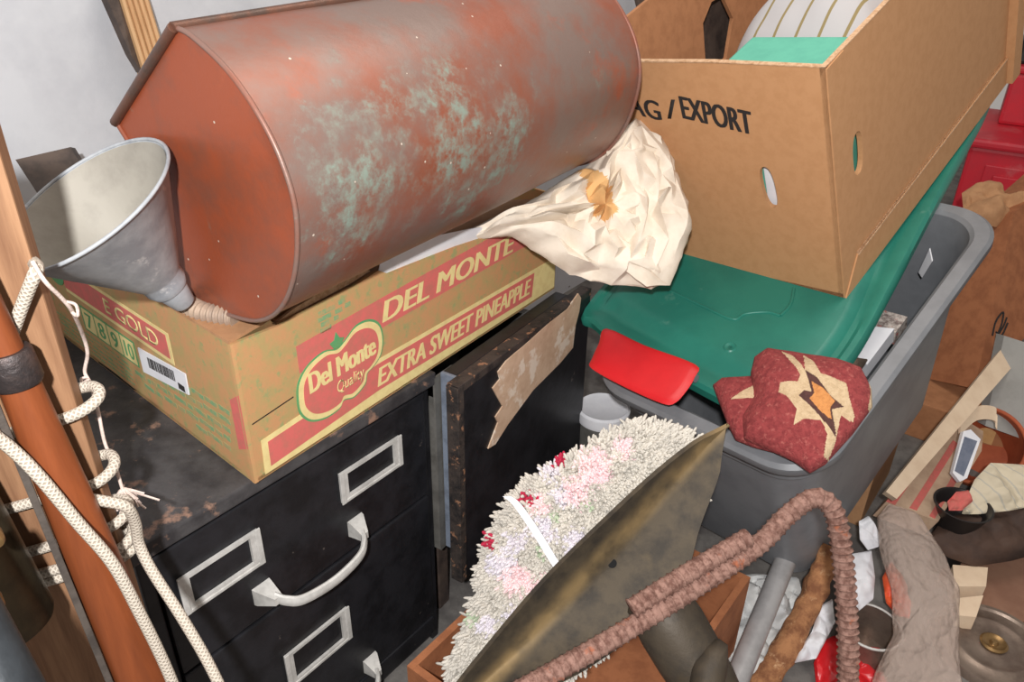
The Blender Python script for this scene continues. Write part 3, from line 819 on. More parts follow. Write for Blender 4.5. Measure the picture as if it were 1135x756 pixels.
# ------------------------------------------------------------------ oak board with rope
PX, PY = -.379, .567                                     # right front edge of the board
PD = V((-.96, -.28, 0)).normalized()                      # board width direction
PN = PD.cross(Z); PN = PN if PN.y < 0 else -PN
BDF = Fr((PX, PY, FLOOR), -PD, Z)                         # x to the right, y up
bz = 1.13-FLOOR
bdl = boxm(BDF, -.15, 0, 0, bz, -.022, 0, .002)
oak = link('oak_board', bdl, 'oak', label='upright pale oak board with white rope wound round it', cat='board')
rope = []
rr_ = .0052
def wrap(z_r, drop=.028, slack=.004):
    """a turn round the board, lower on the left"""
    o_ = rr_+.0005
    pts = [BDF.p(-.155, z_r-drop-FLOOR, -.011), BDF.p(-.148, z_r-drop-FLOOR+.002, o_), BDF.p(-.10, z_r-drop*.7-FLOOR, o_), BDF.p(-.04, z_r-drop*.3-FLOOR, o_),
           BDF.p(-.004, z_r-FLOOR, o_+.001), BDF.p(.008+slack, z_r+.006-FLOOR, -.004), BDF.p(.008+slack, z_r+.010-FLOOR, -.018), BDF.p(-.004, z_r+.006-FLOOR, -.029), BDF.p(-.07, z_r-.01-FLOOR, -.030), BDF.p(-.148, z_r-drop-FLOOR-.004, -.029)]
    rope.append(tubem(smooth_pts(pts, 7, True), rr_, 10, closed=True))
def zat(x, y):                                           # height on the board's front
    return BDF.px(x, y)[1]+FLOOR
for (x, y) in ((93, 455), (120, 530), (140, 578), (149, 603), (154, 612)): wrap(zat(x, y), .024, random.uniform(.003, .007))
def ropeline(ptsx, t0=None): rope.append(tubem(smooth_pts([PT(*p) for p in ptsx], 10), rr_*1.0, 10))
ropeline([(-25,470,.60),(12,497,.62),(45,530,.635),(85,578,.66),(125,625,.685),(155,680,.715),(182,735,.745),(205,790,.77)])
ropeline([(96,553,.700),(118,556,.706),(140,562,.716),(150,580,.735),(154,603,.75),(168,632,.755),(200,682,.76),(230,733,.77),(258,790,.78)])
ropeline([(14,368,.625),(26,335,.615),(38,305,.605),(41,296,.612),(36,290,.63)])
# clip rope: one thing
link('rope', merge(*rope), 'rope', label='braided white rope wound round the oak board and hanging free', cat='rope', smooth=60)
# string with frayed tuft
st = [(36,290,.60),(50,312,.60),(68,330,.62),(80,345,.64),(92,372,.70),(97,392,.72),(94,412,.73),(100,425,.73),(108,452,.74),(116,490,.75),(127,515,.76),(136,543,.77)]
sm = [tubem(smooth_pts([PT(*p) for p in st], 8), .0017, 7), tubem(smooth_pts([PT(96,418,.728), PT(90,420,.726), PT(92,424,.726), PT(99,420,.728)], 6), .0014, 6),
      tubem(smooth_pts([PT(72,334,.625), PT(84,338,.63), PT(86,350,.635), PT(80,346,.64)], 6), .0014, 6)]
tf = []
for k in range(60):
    a = PT(136, 541, .77); b = a+V((random.gauss(.0, .008), random.gauss(0, .008), -.012-random.random()*.022))
    tf.append(tubem([a, a.lerp(b, .5)+V((random.gauss(0, .003), random.gauss(0, .003), 0)), b], .0011, 4))
sg = thing('string', 'thin frayed string dangling from the funnel rim past the oak board', 'string', PT(136, 545, .77))
link('strand', merge(*sm), 'string', sg, smooth=60); link('frayed_tuft', merge(*tf), 'string', sg)

# ------------------------------------------------------------------ old tool with varnished handle
ta, tb = PT(14, 408, .620), PT(165, 765, .790)
tdir = (tb-ta).normalized()
tool = thing('tool_handle', 'varnished orange wooden tool handle with dark iron collar leaning on the oak board', 'tool', tb+tdir*.3)
def on(s): return ta+tdir*s
Ls = (tb-ta).length
pr = [(-.12, .0085), (-.06, .011), (-.008, .0125)]
sh1 = tubem([on(s) for s, r in pr], [r*1.08 for s, r in pr], 24)
p2 = [(.006, .0135), (.05, .0145), (.12, .0160), (.2, .0168), (Ls, .0175), (Ls+.1, .017), (Ls+.30, .016)]
sh2 = tubem([on(s) for s, r in p2], [r*(1.1+.32*max(0, min(1, s/Ls))) for s, r in p2], 28)
tool.location = on(Ls+.30)
link('shaft', merge(sh1, sh2), 'orangewood', tool, smooth=50)
link('ferrule', merge(tubem([on(-.016), on(-.013), on(.011), on(.014)], [.0168, .0185, .0192, .0176], 26)), 'iron', tool, smooth=40, plabel='dark pitted iron collar')
side = -(tdir.cross((CAM-ta).normalized())).normalized()
if side.x > 0: side = -side
fs = Fr(on(.03)+side*.0205, (on(Ls)+side*.028)-(on(.03)+side*.0205), side)
link('metal_strap', boxm(fs, -.06, Ls+.3, -.0030, .0030, -.012, .003, .001), 'strap', tool, plabel='grey metal strap')

# ------------------------------------------------------------------ bronze tubes lower left
q0, q1 = PT(-80, 560, .64), PT(50, 790, .72)
td = (q1-q0).normalized(); bt = thing('bronze_tube', 'stepped dark bronze tube in the lower left corner', 'tube', q1+td*.25)
def tb_(ss): return tubem([q0+td*s for s, r in ss], [r for s, r in ss], 36)
link('body', tb_([(-.05,.049),(.115,.053),(.118,.050)]), 'oldbronze', bt, smooth=40)
link('lower_sleeve', tb_([(.1181,.042),(.120,.046),(.30,.046),(.305,.044)]), 'oldbronze', bt, smooth=40)
bt.location = q0+td*.305
for dy in (600, 672):
    link('brass_stud', lathem(Fr(PT(-4, dy, .585), (0,0,1), None, (CAM-PT(-4, dy, .585))), [(0,.004),(.0045,.003),(.006,0),(.006,-.012),(0,-.012)], 20), 'brass', bt, smooth=40, plabel='bright brass stud')
q0, q1 = PT(-58, 655, .53), PT(20, 800, .53)
td2 = (q1-q0).normalized()
link('steel_tube', tubem([q0-td2*.08, q1+td2*.2], .024, 30), 'bluesteel', label='dark blue grey steel tube in the bottom left corner', cat='tube', smooth=50)

# ------------------------------------------------------------------ grey tote (tilted up at the back)
E1 = V((.652, .664, .365)).normalized(); E2 = V((-.702, .711, -.038)); E2 = (E2-E1*E2.dot(E1)).normalized(); EN = E1.cross(E2)
SCL = 1.1/1.2
FRc = PT(903, 540, 1.1)
TF = Fr(FRc, E1, E2)
TL, TW, TH = .735*SCL, .4725*SCL, .45
tote = thing('storage_tote', 'open grey plastic storage tote tilted up at its far end', 'storage box', FRc-EN*TH)
prof = [(.078, -TH), (.070, -TH+.008), (.040, -.085), (.028, -.075), (.026, -.03), (.004, -.026), (.0, -.018), (.0, -.006), (.006, 0), (.026, 0), (.032, -.006), (.036, -.03), (.05, -.09), (.082, -TH+.012)]
rows = []
for ins, h in prof:
    rows.append([TF.p(a, b, h) for a, b in rrect(ins, TL-ins, ins, TW-ins, .085-ins*.5, 10)])
bm = bmesh.new(); g = [[bm.verts.new(p) for p in r] for r in rows]
for r1, r2 in zip(g, g[1:]):
    n = len(r1)
    for k in range(n): bm.faces.new([r1[k], r1[(k+1) % n], r2[(k+1) % n], r2[k]])
bm.faces.new(g[0]); bm.faces.new(g[-1])
tb0 = link('tub', bm2me(bm), 'grey', tote, smooth=35)
# red latch at the front left of the tote
lp = [(672,364),(715,383),(771,404),(770,418),(762,432),(748,447),(733,447),(690,428),(655,408),(656,398),(664,380)]
lf = TF
LT = [PP(x, y, FRc+EN*.052, EN) for x, y in lp]
rd = Fr(LT[0], LT[2]-LT[0], LT[8]-LT[0])
loop = [((p-rd.o).dot(rd.x), (p-rd.o).dot(rd.y)) for p in LT]
if rd.z.dot(EN) < 0: rd = Fr(rd.o, rd.x, -rd.y); loop = [(a, -b) for a, b in loop]
lt = link('latch', pillowm(rd, sm2(loop, 4), .006, 1.0, 90, 14, pw=.25), 'red', tote, smooth=50, plabel='bright red plastic latch')
link('latch_hinge', tubem([PP(668, 372, FRc+EN*.043, EN), PP(772, 420, FRc+EN*.043, EN)], .007, 12), 'grey', lt, smooth=50)
# support under it
sp = TF.p(.56, .23, -TH)
SF = Fr((sp.x, sp.y, FLOOR), UC, (-UC.y, UC.x, 0))
hs = sp.z-FLOOR-.05
bxs = thing('support_box', 'plain brown carton under the grey tote', 'cardboard box', (sp.x, sp.y, FLOOR))
link('carton_body', boxm(SF, -.12, .12, -.12, .12, 0, hs, .003), 'kraft', bxs)
link('carton_tape', boxm(SF, -.1205, .1205, -.025, .025, hs-.05, hs+.0008), 'tan', bxs, plabel='tan tape')
# lid
def tl(x, y, h): return TF.px(x, y, h)
lidz = .004
lid_loop = [(.108,.525),(.085,.40),(.065,.22),(.062,.12),(.10,.078),(.25,.066),(.45,.088),(.75,.128),(1.05,.166),(1.12,.20),(1.13,.30),(1.13,.60),(1.09,.645),(.6,.60),(.16,.575)]
def lidpt(p, ins, h):
    cx, cy_ = .6*SCL, .35*SCL
    d = V((cx-p[0], cy_-p[1])); d.normalize()
    return TF.p(p[0]+d.x*ins, p[1]+d.y*ins, h)
lid_loop = [(a_*SCL, b_*SCL) for a_, b_ in lid_loop]
ll = sm2(lid_loop, 5)
rows = [[lidpt(p, i_, h) for p in ll] for i_, h in ((.004, lidz), (.0, lidz+.002), (.0, lidz+.018), (.006, lidz+.024), (.022, lidz+.024), (.034, lidz+.018), (.05, lidz+.018), (.066, lidz+.028), (.085, lidz+.030))]
bm = bmesh.new(); g = [[bm.verts.new(p) for p in r] for r in rows]
for r1, r2 in zip(g, g[1:]):
    n = len(r1)
    for k in range(n): bm.faces.new([r1[k], r1[(k+1) % n], r2[(k+1) % n], r2[k]])
bm.faces.new(g[0]); bm.faces.new(g[-1])
lid = thing('tote_lid', 'dark green plastic lid lying askew on the grey tote', 'lid', TF.p(.1,.3,lidz))
link('lid_panel', bm2me(bm), 'green', lid, smooth=40)
rg = []
for pl in ([(742,322),(780,340),(812,354),(826,348),(850,346),(865,350)], [(865,350),(876,338),(880,320)]):
    rg.append(tubem(smooth_pts([TF.p(*tl(x, y, lidz+.030), lidz+.030) for x, y in pl], 5), .003, 8))
rg.append(lathem(Fr(TF.p(*tl(809, 385, lidz+.03), lidz+.029), E1, E2), [(.012,0),(.009,.003),(.004,.001),(0,.001)], 24))
link('embossed_ridge', merge(*rg), 'green', lid, smooth=60)

# ------------------------------------------------------------------ banana box
LZ = lidz+.0305
B0 = TF.p(*tl(935, 330, LZ), LZ)
vv = D(1933, -1056).normalized(); ww = -D(1160, 1776).normalized()
vv = (vv-EN*vv.dot(EN)).normalized()
ww = (EN*.62+ww*.38); ww = (ww-vv*ww.dot(vv)).normalized()
uu = ww.cross(vv)
if uu.dot(E2) < 0: uu = -uu
XF = Fr(B0+uu*.50*SCL, -uu, ww)                               # front face: x to the right, y up
if XF.z.dot(vv) > 0: XF = Fr(XF.o, XF.x, XF.y)
YF = Fr(B0, vv, ww)                                       # right face
def inward(f, pt): return 1 if f.z.dot(pt) > 0 else -1
iX = inward(XF, vv); iY = inward(YF, uu)
BOXL, BOXW = .80*SCL, .50*SCL
hB = XF.px(895, 75)[1]
print('banana box height', hB, 'corner', XF.px(895, 75), XF.px(935, 330), XF.px(1, 1))
ban = thing('export_box', 'big open brown export box standing on the green tote lid', 'cardboard box', B0)
CT = .008
def plate2(fr_, loops, sgn, t=CT, off=0.0):
    a, b = sorted((off, sgn*t+off)); return platem(fr_, loops, a, b)
slot = XF.px(852, 208)
slotp = oval(slot[0], slot[1], .012, .038, 24, .08, .8)
fp = link('front_panel', plate2(XF, [[(0, 0), (BOXW, 0), (BOXW, hB), (BOXW*.62, hB+.004), (BOXW*.3, hB+.002), (0, hB)], slotp], iX), 'banana', ban)
link('cut_edge', plate2(XF, [[(0, hB-.001), (BOXW*.3, hB+.001), (BOXW*.62, hB+.003), (BOXW, hB-.001), (BOXW, hB+.0015), (BOXW*.62, hB+.0055), (BOXW*.3, hB+.0035), (0, hB+.0015)]], iX, CT), 'kraftedge', fp, plabel='pale raw cut edge')
s2 = YF.px(951, 170)
slot2 = oval(s2[0], s2[1], .016, .036, 24, 0, .8)
rp_ = link('side_panel', plate2(YF, [[(0, 0), (BOXL, 0), (BOXL, hB), (0, hB)], slot2], iY), 'banana', ban)
link('cut_edge', plate2(YF, [[(0, hB-.001), (BOXL, hB-.001), (BOXL, hB+.0015), (0, hB+.0015)]], iY, CT), 'kraftedge', rp_, plabel='pale raw cut edge')
# overlap strips on the right side
sg_ = -iY
ym = .055
link('glue_flap', plate2(YF, [[(.0, 0), (.05, 0), (.05, hB), (0, hB-.002)]], sg_, .0022), 'banana', rp_)
link('bottom_flange', plate2(YF, [[(.0, -.002), (BOXL+.01, -.002), (BOXL+.01, ym), (.05, ym)]], sg_, .0045), 'banana', rp_)
link('flange_edge', plate2(YF, [[(.05, ym-.003), (BOXL+.01, ym-.003), (BOXL+.01, ym), (.05, ym)]], sg_, .0052), 'kraftedge', rp_, plabel='pale raw cut edge')
link('end_flange', plate2(YF, [[(BOXL-.03, 0), (BOXL+.012, 0), (BOXL+.012, hB+.01), (BOXL-.03, hB+.01)]], sg_, .016), 'banana', rp_)
s3p = YF.px(785, 35)
lp_o = B0+uu*BOXW
LF_ = Fr(lp_o, vv, ww); iL = inward(LF_, -uu)
h3 = LF_.px(787, 34)
print('left inner slot', h3, hB)
link('side_panel', plate2(LF_, [[(0, 0), (BOXL, 0), (BOXL, hB), (0, hB)], [(h3[0]-.05, h3[1]-.075), (h3[0]+.03, h3[1]-.075), (h3[0]+.075, h3[1]-.01), (h3[0]+.05, h3[1]+.05), (h3[0]+.01, h3[1]+.055), (h3[0]-.03, h3[1]+.03)]], iL), 'kraftin', ban)
BK = Fr(B0+vv*BOXL, -uu, ww); iB = inward(BK, -vv)
link('back_panel', plate2(Fr(B0+vv*BOXL+uu*BOXW, -uu, ww), [[(0, 0), (BOXW, 0), (BOXW, hB), (0, hB)]], iB), 'kraftin', ban)
link('bottom_panel', prismm([B0, B0+vv*BOXL, B0+vv*BOXL+uu*BOXW, B0+uu*BOXW], ww*CT), 'kraftin', ban)
XO = XF if iX < 0 else Fr(XF.o, XF.x, XF.y)
t0 = XF.px(705, 121); t1 = XF.px(836, 150); t2 = XF.px(835, 124)
print('export text', t0, t1, t2, XF.px(742,110), XF.px(757,133), iX)
tw = t1[0]-XF.px(757, 133)[0]
tl0 = XF.px(757, 131); hh = t2[1]-t1[1]
TX = Fr(XF.o+XF.z*0, XF.x, XF.y)
sl = (t1[1]-tl0[1])/(t1[0]-tl0[0])
g7 = XF.px(733, 127)
link('lettering', textm('EXPORT', TX, tl0[0], t1[0], tl0[1], tl0[1]+hh, .0008, .026, 0, sl), 'ink', fp, plabel='black word EXPORT')
link('lettering', textm('BAG', TX, g7[0]-.088, g7[0], g7[1]-.012*sl, g7[1]+hh*.93, .0008, .026, 0, sl), 'ink', fp, plabel='black letters AG')
link('lettering', textm('/', TX, XF.px(740,130)[0], XF.px(746,110)[0]+.004, XF.px(740,131)[1], XF.px(744,110)[1], .0012, .012), 'ink', fp, plabel='black slash')
# contents
tf_ = Fr(B0+ww*(hB*.62)+uu*.012+vv*.012, vv, uu)
bkf = Fr(B0+uu*(BOXW+.05), vv, ww)
link('dark_backing', boxm(bkf, h3[0]-.15, h3[0]+.2, .02, hB-.01, -.01 if bkf.z.dot(uu) > 0 else 0, 0 if bkf.z.dot(uu) > 0 else .01, .002), 'darkwood', label='dark backing added behind the torn hand hole of the export box', cat='board')  # backing added outside the box so the torn hole looks dark
link('teal_carton', boxm(Fr(B0+uu*.02+vv*.02+ww*.02, vv, uu), 0, .12, 0, .17, 0, hB-.045, .004), 'teal', label='flat topped teal carton inside the export box', cat='box')
pc = B0+vv*.33+uu*.15
PF = Fr(pc+ww*.012, vv, uu)
link('striped_cushion', pillowm(Fr(pc+ww*.17, vv, uu), rrect(-.175, .30, -.13, .165, .09), .22, .60, 100, 24, .006, 12, pw=.42), 'pillow', label='pale cushion with thin gold stripes inside the export box', cat='cushion', smooth=60)
pf = XF.px(852, 208)
wl = XF.p(pf[0]-.015, pf[1]-.07, iX*.016)
link('folded_paper', boxm(Fr(wl, XF.x, XF.y), 0, .05, -.06, .12, 0 if iX > 0 else -.004, .004 if iX > 0 else 0, .001), 'whitepaper', label='white folded paper seen through the front hand hole of the export box', cat='paper')

# ------------------------------------------------------------------ crumpled packing paper
pf_ = plane3(PT(560, 262, 1.225), PT(760, 300, 1.30), PT(705, 135, 1.335))
po = [(495,268),(520,252),(560,238),(600,212),(640,190),(672,165),(700,128),(712,124),(738,152),(754,188),(762,222),(768,252),(756,292),(746,322),(700,322),(672,312),(655,322),(640,312),(608,298),(588,270),(560,262),(525,266)]
lo2 = [pf_.px(*p) for p in po]
pp = thing('packing_paper', 'crumpled cream packing paper wedged between the copper trough and export box', 'paper', PT(690, 318, 1.30))
tanp = [pf_.px(*p) for p in [(632,196),(646,188),(660,215),(674,245),(660,256),(645,245),(642,225)]]
link('crumpled_sheet', crumplem(pf_, lo2, .05, .5, 30, 7, .017, 4, matfn=lambda a, b: 1 if inpoly(a, b, tanp) else 0), ['paper', 'tan'], pp, smooth=32)
# a second fold hanging to the right
fo = [(668,170),(700,130),(735,150),(768,252),(746,322),(700,323),(690,300),(700,250),(690,215)]
pf2 = Fr(pf_.o+pf_.z*.03, pf_.x, pf_.y)
link('folded_corner', crumplem(pf2, [pf2.px(*p) for p in fo], .03, .4, 14, 4, .016, 12), 'paper', pp, smooth=32)

# ------------------------------------------------------------------ maroon mat on the tote rim
mf = plane3(PP(800, 440, FRc+EN*.045, EN), PP(930, 510, FRc+EN*.030, EN), PP(940, 400, FRc+EN*.055, EN))
mo = [(836,398),(850,388),(880,392),(928,400),(955,410),(966,432),(967,452),(945,482),(915,515),(898,525),(880,512),(850,498),(825,488),(822,465),(836,440),(832,415)]
def mpoly(ps): return [mf.px(*p) for p in ps]
star = mpoly([(866,396),(880,404),(893,425),(891,400),(902,412),(910,428),(938,436),(941,452),(947,468),(945,475),(932,470),(926,497),(918,512),(913,512),(917,490),(910,478),(893,478),(881,484),(884,468),(873,453),(864,448),(866,438),(885,437),(888,430)])
brn = mpoly([(893,424),(906,432),(920,450),(935,461),(922,465),(927,492),(912,477),(898,462),(886,452),(892,446),(900,448),(897,436)])
org = mpoly([(900,436),(912,443),(926,456),(920,464),(922,476),(910,468),(898,455),(903,449)])
bor = mpoly([(955,412),(961,420),(965,440),(962,456),(966,458),(969,440),(964,420)])
def mm(a, b):
    if inpoly(a, b, org): return 3
    if inpoly(a, b, brn): return 2
    if inpoly(a, b, star) or inpoly(a, b, bor): return 1
    return 0
mt = thing('wool_mat', 'maroon folded wool mat with cream star draped on the tote rim', 'mat', PP(880, 510, FRc+EN*.02, EN))
link('woven_panel', pillowm(mf, mpoly(mo), .035, .5, 240, 90, .006, 18, 0, 1, 3, pw=.45, matfn=mm), ['maroon', 'cream', 'brownwool', 'orangewool'], mt, smooth=60)
mo2 = [(790,428),(800,420),(835,418),(852,425),(858,460),(868,492),(858,502),(835,496),(815,488),(806,470)]
cr2 = mpoly([(811,450),(836,434),(837,450)])
mf_s = mf; mf = Fr(mf.o-mf.z*.012, mf.x, mf.y)
link('folded_corner', pillowm(mf, mpoly(mo2), .022, .6, 160, 50, .005, 20, 0, 1, 5, pw=.45, matfn=lambda a, b: 1 if inpoly(a, b, [mf.px(*p) for p in ((811,450),(836,434),(837,450))]) else 0), ['maroon', 'cream'], mt, smooth=60)
mf = mf_s
# contents of the tote
def fpl(x, y, d):
    q = PP(x, y, FRc-EN*d, EN)-FRc
    return FRc+E1*max(.07, min(TL-.07, q.dot(E1)))+E2*max(.068, min(TW-.068, q.dot(E2)))-EN*d
cl = [(920,420),(945,400),(972,402),(992,418),(985,440),(955,470),(935,485),(915,480)]
cf_ = Fr(fpl(945,430,.055), E1, E2)
cl = [(q[0]*.9, q[1]) for q in cl] if 0 else cl
cll = []
for p in cl:
    a_, b_ = cf_.px(*p); wq = cf_.p(a_, b_)-FRc; cll.append((a_+max(0, .07-wq.dot(E1)), b_+max(0, .07-wq.dot(E2))))
link('brown_cloth', pillowm(cf_, cll, .03, .4, 100, 20, .006, 25, .02, 14, 2), 'olive', label='brown cloth heaped behind the maroon mat inside the grey tote', cat='cloth', smooth=50)
wb = [fpl(970,362,.06), fpl(1029,376,.06), fpl(1000,418,.06), fpl(948,393,.06)]
link('white_carton', prismm(wb, -EN*.03), 'whitepaper', label='small white carton lying inside the grey tote', cat='box')
random.seed(11)
nb = [fpl(980,344,.075), fpl(1042,362,.075), fpl(1028,380,.075), fpl(966,360,.075)]
link('newspaper', prismm(nb, -EN*.03), 'news', label='folded newspaper bundle beside the white carton inside the grey tote', cat='newspaper')
wc = [fpl(1030,276,.05), fpl(1033,290,.06), fpl(1022,308,.10), fpl(1018,302,.10)]
link('paper_scrap', prismm(wc, E1*.004), 'whitepaper', label='white paper scrap upright at the far inner wall of the grey tote', cat='paper')

# ------------------------------------------------------------------ carton holding the rug
KZ = .25
K0 = PZ(451, 738, KZ); K2 = PZ(832, 640, KZ)
sK = (K2-K0).dot(UC); qK = (K2-K0).dot(NC)
K1 = K0+UC*sK; K3 = K0+NC*qK
hK = KZ-FLOOR
rc = thing('carton', 'low open orange brown carton under the shaggy rug and propeller', 'cardboard box', (K0.x, K0.y, FLOOR))
def wallk(p, q, inw, nm='carton_wall'):
    link(nm, merge(prismm([p, q, q-Z*hK, p-Z*hK], inw*.012)), 'orangecard', rc)
wallk(K0, K1, NC); wallk(K1+NC*.0122, K2-NC*.0122, -UC); wallk(K2, K3, -NC); wallk(K3-NC*.0122, K0+NC*.0122, UC)
link('carton_bottom', prismm([K0-Z*(hK-.001), K1-Z*(hK-.001), K2-Z*(hK-.001), K3-Z*(hK-.001)], Z*.006), 'orangecard', rc)

# ------------------------------------------------------------------ shaggy rug
rf_ = plane3(PT(500, 745, 1.13), PT(640, 745, 1.10), PT(700, 468, 1.125))
ro = [(505,756),(500,735),(520,690),(534,655),(537,625),(548,590),(566,558),(590,535),(632,508),(665,488),(700,472),(735,472),(765,484),(780,500),(770,560),(730,640),(660,720),(600,775),(540,790)]
rl = [rf_.px(*p) for p in ro]
rug = thing('shag_rug', 'white shaggy rug with pink and crimson flowers folded in the carton', 'rug', PT(600, 700, 1.2))
rcx = sum(p[0] for p in rl)/len(rl); rcy = sum(p[1] for p in rl)/len(rl)
inner = [(rcx+(p[0]-rcx)*.95, rcy+(p[1]-rcy)*.95) for p in rl]
RT = .05
link('rug_backing', pillowm(rf_, inner, RT, .7, 90, 16, pw=.5), 'shagw', rug, smooth=60)
flowers = [(660,520,26,1),(640,545,20,1),(625,550,16,4),(690,500,14,1),(605,585,20,4),(560,625,22,4),(630,545,10,1),(575,640,22,1),(545,690,14,4),(600,560,14,1),
           (652,560,7,3),(617,574,7,3),(600,610,6,3),(619,574,6,3),(525,685,8,3),
           (622,517,8,2),(584,556,9,2),(545,604,8,2),(548,603,7,2),(590,558,6,2),(575,600,16,4),(610,530,12,4),(640,600,22,4),(600,650,20,1),(575,680,18,4)]
fl_l = [(rf_.px(x, y, RT*.8), r/FPX*.85, k) for x, y, r, k in flowers]
random.seed(21)
bm = bmesh.new()
xs = [p[0] for p in rl]; ys = [p[1] for p in rl]
cnt = 0
LP = resample([V((a, b, 0)) for a, b in rl], 120, True)
def fr_at(x, y):
    ang = math.atan2(y-rcy, x-rcx); best = None
    for p in LP:
        d = abs((math.atan2(p.y-rcy, p.x-rcx)-ang+math.pi) % (2*math.pi)-math.pi)
        if best is None or d < best[0]: best = (d, math.hypot(p.x-rcx, p.y-rcy))
    return math.hypot(x-rcx, y-rcy)/best[1]
while cnt < 11000:
    x = random.uniform(min(xs), max(xs)); y = random.uniform(min(ys), max(ys))
    if not inpoly(x, y, rl): continue
    f = min(1, fr_at(x, y)); e = max(0, 1-f**2.4)**.5
    base = rf_.p(x, y, RT*e-.006)
    od = V((x-rcx, y-rcy)); od.normalize()
    dirv = (rf_.z*(.35+e)+(rf_.x*od.x+rf_.y*od.y)*(f**3*1.1)+V((random.gauss(0, .42), random.gauss(0, .42), random.gauss(0, .42)))).normalized()
    ln = random.uniform(.013, .021); rad = random.uniform(.0019, .0029)
    mi = 0
    for (c, r, k) in fl_l:
        if math.hypot(x-c[0], y-c[1]) < r*random.uniform(.7, 1.1): mi = k
    sx_ = dirv.orthogonal().normalized(); sy_ = dirv.cross(sx_)
    bend = V((random.gauss(0, .003), random.gauss(0, .003), -.002))
    prev = None
    for s, rr in ((0, rad*.8), (.55, rad*1.15), (.9, rad*.9), (1.0, rad*.35)):
        ring = [bm.verts.new(base+dirv*ln*s+bend*s+(sx_*math.cos(t)+sy_*math.sin(t))*rr) for t in (0, 1.257, 2.513, 3.77, 5.027)]
        if prev:
            for k in range(5):
                fc = bm.faces.new([prev[k], prev[(k+1) % 5], ring[(k+1) % 5], ring[k]]); fc.material_index = mi
        prev = ring
    fc = bm.faces.new(prev); fc.material_index = mi
    cnt += 1
link('shag_pile', bm2me(bm, fix=False), ['shagw', 'shagp', 'shagr', 'shagg', 'shagl'], rug, smooth=70, plabel='shaggy tufts with pink flowers')['kind'] = 'stuff'
tie = [rf_.p(*rf_.px(x, y, RT+.022), RT+.022) for x, y in ((562,550),(572,558),(588,580),(602,602),(618,628),(640,660))]
link('white_tape', gridm([[p+rf_.x*.006, p-rf_.x*.006] for p in smooth_pts(tie, 5)], .0015), 'whitepaper', label='narrow white tape tied across the shaggy rug', cat='tape', smooth=60)

# ------------------------------------------------------------------ bronze propeller
ea = [(490,785,.985),(505,756,1.0),(540,711,1.01),(600,640,1.02),(660,580,1.025),(720,525,1.03),(765,490,1.035),(790,477,1.04),(806,469,1.04)]
eb = [(560,790,.94),(600,768,.95),(645,745,.965),(690,715,.985),(735,680,.995),(762,635,1.005),(776,585,1.015),(796,530,1.03),(800,505,1.035),(806,470,1.04)]
Ea = resample(smooth_pts([PT(*p) for p in ea], 6), 40); Eb = resample(smooth_pts([PT(*p) for p in eb], 6), 40)
prp = thing('boat_propeller', 'old bronze boat propeller with one broad blade resting on the carton', 'propeller', PT(735, 740, 1.02))
rows = []
nb_ = plane3(Ea[5], Ea[30], Eb[20]).z
for i in range(40):
    u = i/39; row = []
    for k in range(17):
        w = k/16
        p = Ea[i].lerp(Eb[i], w)
        wd = (Ea[i]-Eb[i]).length
        cm = (.055*min(1, wd/.12))*(max(0, (.34-w)/.34)**1.15) - .010*math.sin(math.pi*w)*min(1, wd/.1)
        row.append(p+nb_*cm*.8)
    rows.append(row)
M['blade'] = mat('blade_bronze_highlight', (78,68,54), (54,48,41), 22, .68, .2, .3, 40, detail=9, c3=(108,92,66), s3=8, lo3=.54, hi3=.74)
def highlight_band(m, p0, p1, perp, width, colr):  # paints a soft highlight band into the base colour
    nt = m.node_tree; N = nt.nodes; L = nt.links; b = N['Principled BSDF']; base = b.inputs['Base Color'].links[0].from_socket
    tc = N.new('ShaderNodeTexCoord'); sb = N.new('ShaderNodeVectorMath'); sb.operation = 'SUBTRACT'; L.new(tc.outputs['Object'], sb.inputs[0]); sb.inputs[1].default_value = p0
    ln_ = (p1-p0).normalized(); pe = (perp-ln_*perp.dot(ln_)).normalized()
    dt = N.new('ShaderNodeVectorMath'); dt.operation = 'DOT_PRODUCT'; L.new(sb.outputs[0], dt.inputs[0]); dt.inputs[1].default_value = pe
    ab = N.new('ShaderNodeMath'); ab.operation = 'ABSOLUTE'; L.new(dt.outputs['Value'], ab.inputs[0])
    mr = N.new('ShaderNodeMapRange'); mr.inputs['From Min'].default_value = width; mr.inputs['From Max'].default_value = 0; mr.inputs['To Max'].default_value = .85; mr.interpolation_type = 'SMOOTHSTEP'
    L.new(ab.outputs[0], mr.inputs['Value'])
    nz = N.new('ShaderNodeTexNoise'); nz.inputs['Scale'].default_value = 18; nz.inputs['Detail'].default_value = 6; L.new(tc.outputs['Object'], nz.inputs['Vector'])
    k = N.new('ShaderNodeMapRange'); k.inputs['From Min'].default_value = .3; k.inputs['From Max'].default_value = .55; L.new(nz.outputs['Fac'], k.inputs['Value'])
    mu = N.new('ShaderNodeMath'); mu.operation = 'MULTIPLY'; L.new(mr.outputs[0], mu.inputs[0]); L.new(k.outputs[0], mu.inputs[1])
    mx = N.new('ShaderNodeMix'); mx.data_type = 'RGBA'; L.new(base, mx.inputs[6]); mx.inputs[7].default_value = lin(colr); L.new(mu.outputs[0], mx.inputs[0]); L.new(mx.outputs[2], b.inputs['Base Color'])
_o = V(prp.location)
highlight_band(M['blade'], rows[10][5]-_o, rows[34][5]-_o, Ea[20]-Eb[20], .018, (146,122,84))  # highlight along the blade crease, put into the bronze colour
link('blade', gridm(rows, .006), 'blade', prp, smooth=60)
hc = PT(742, 690, 1.0); hd = (PT(792, 775, .985)-hc).normalized()
HFr = Fr(hc-hd*.045, hd.orthogonal(), None, hd)
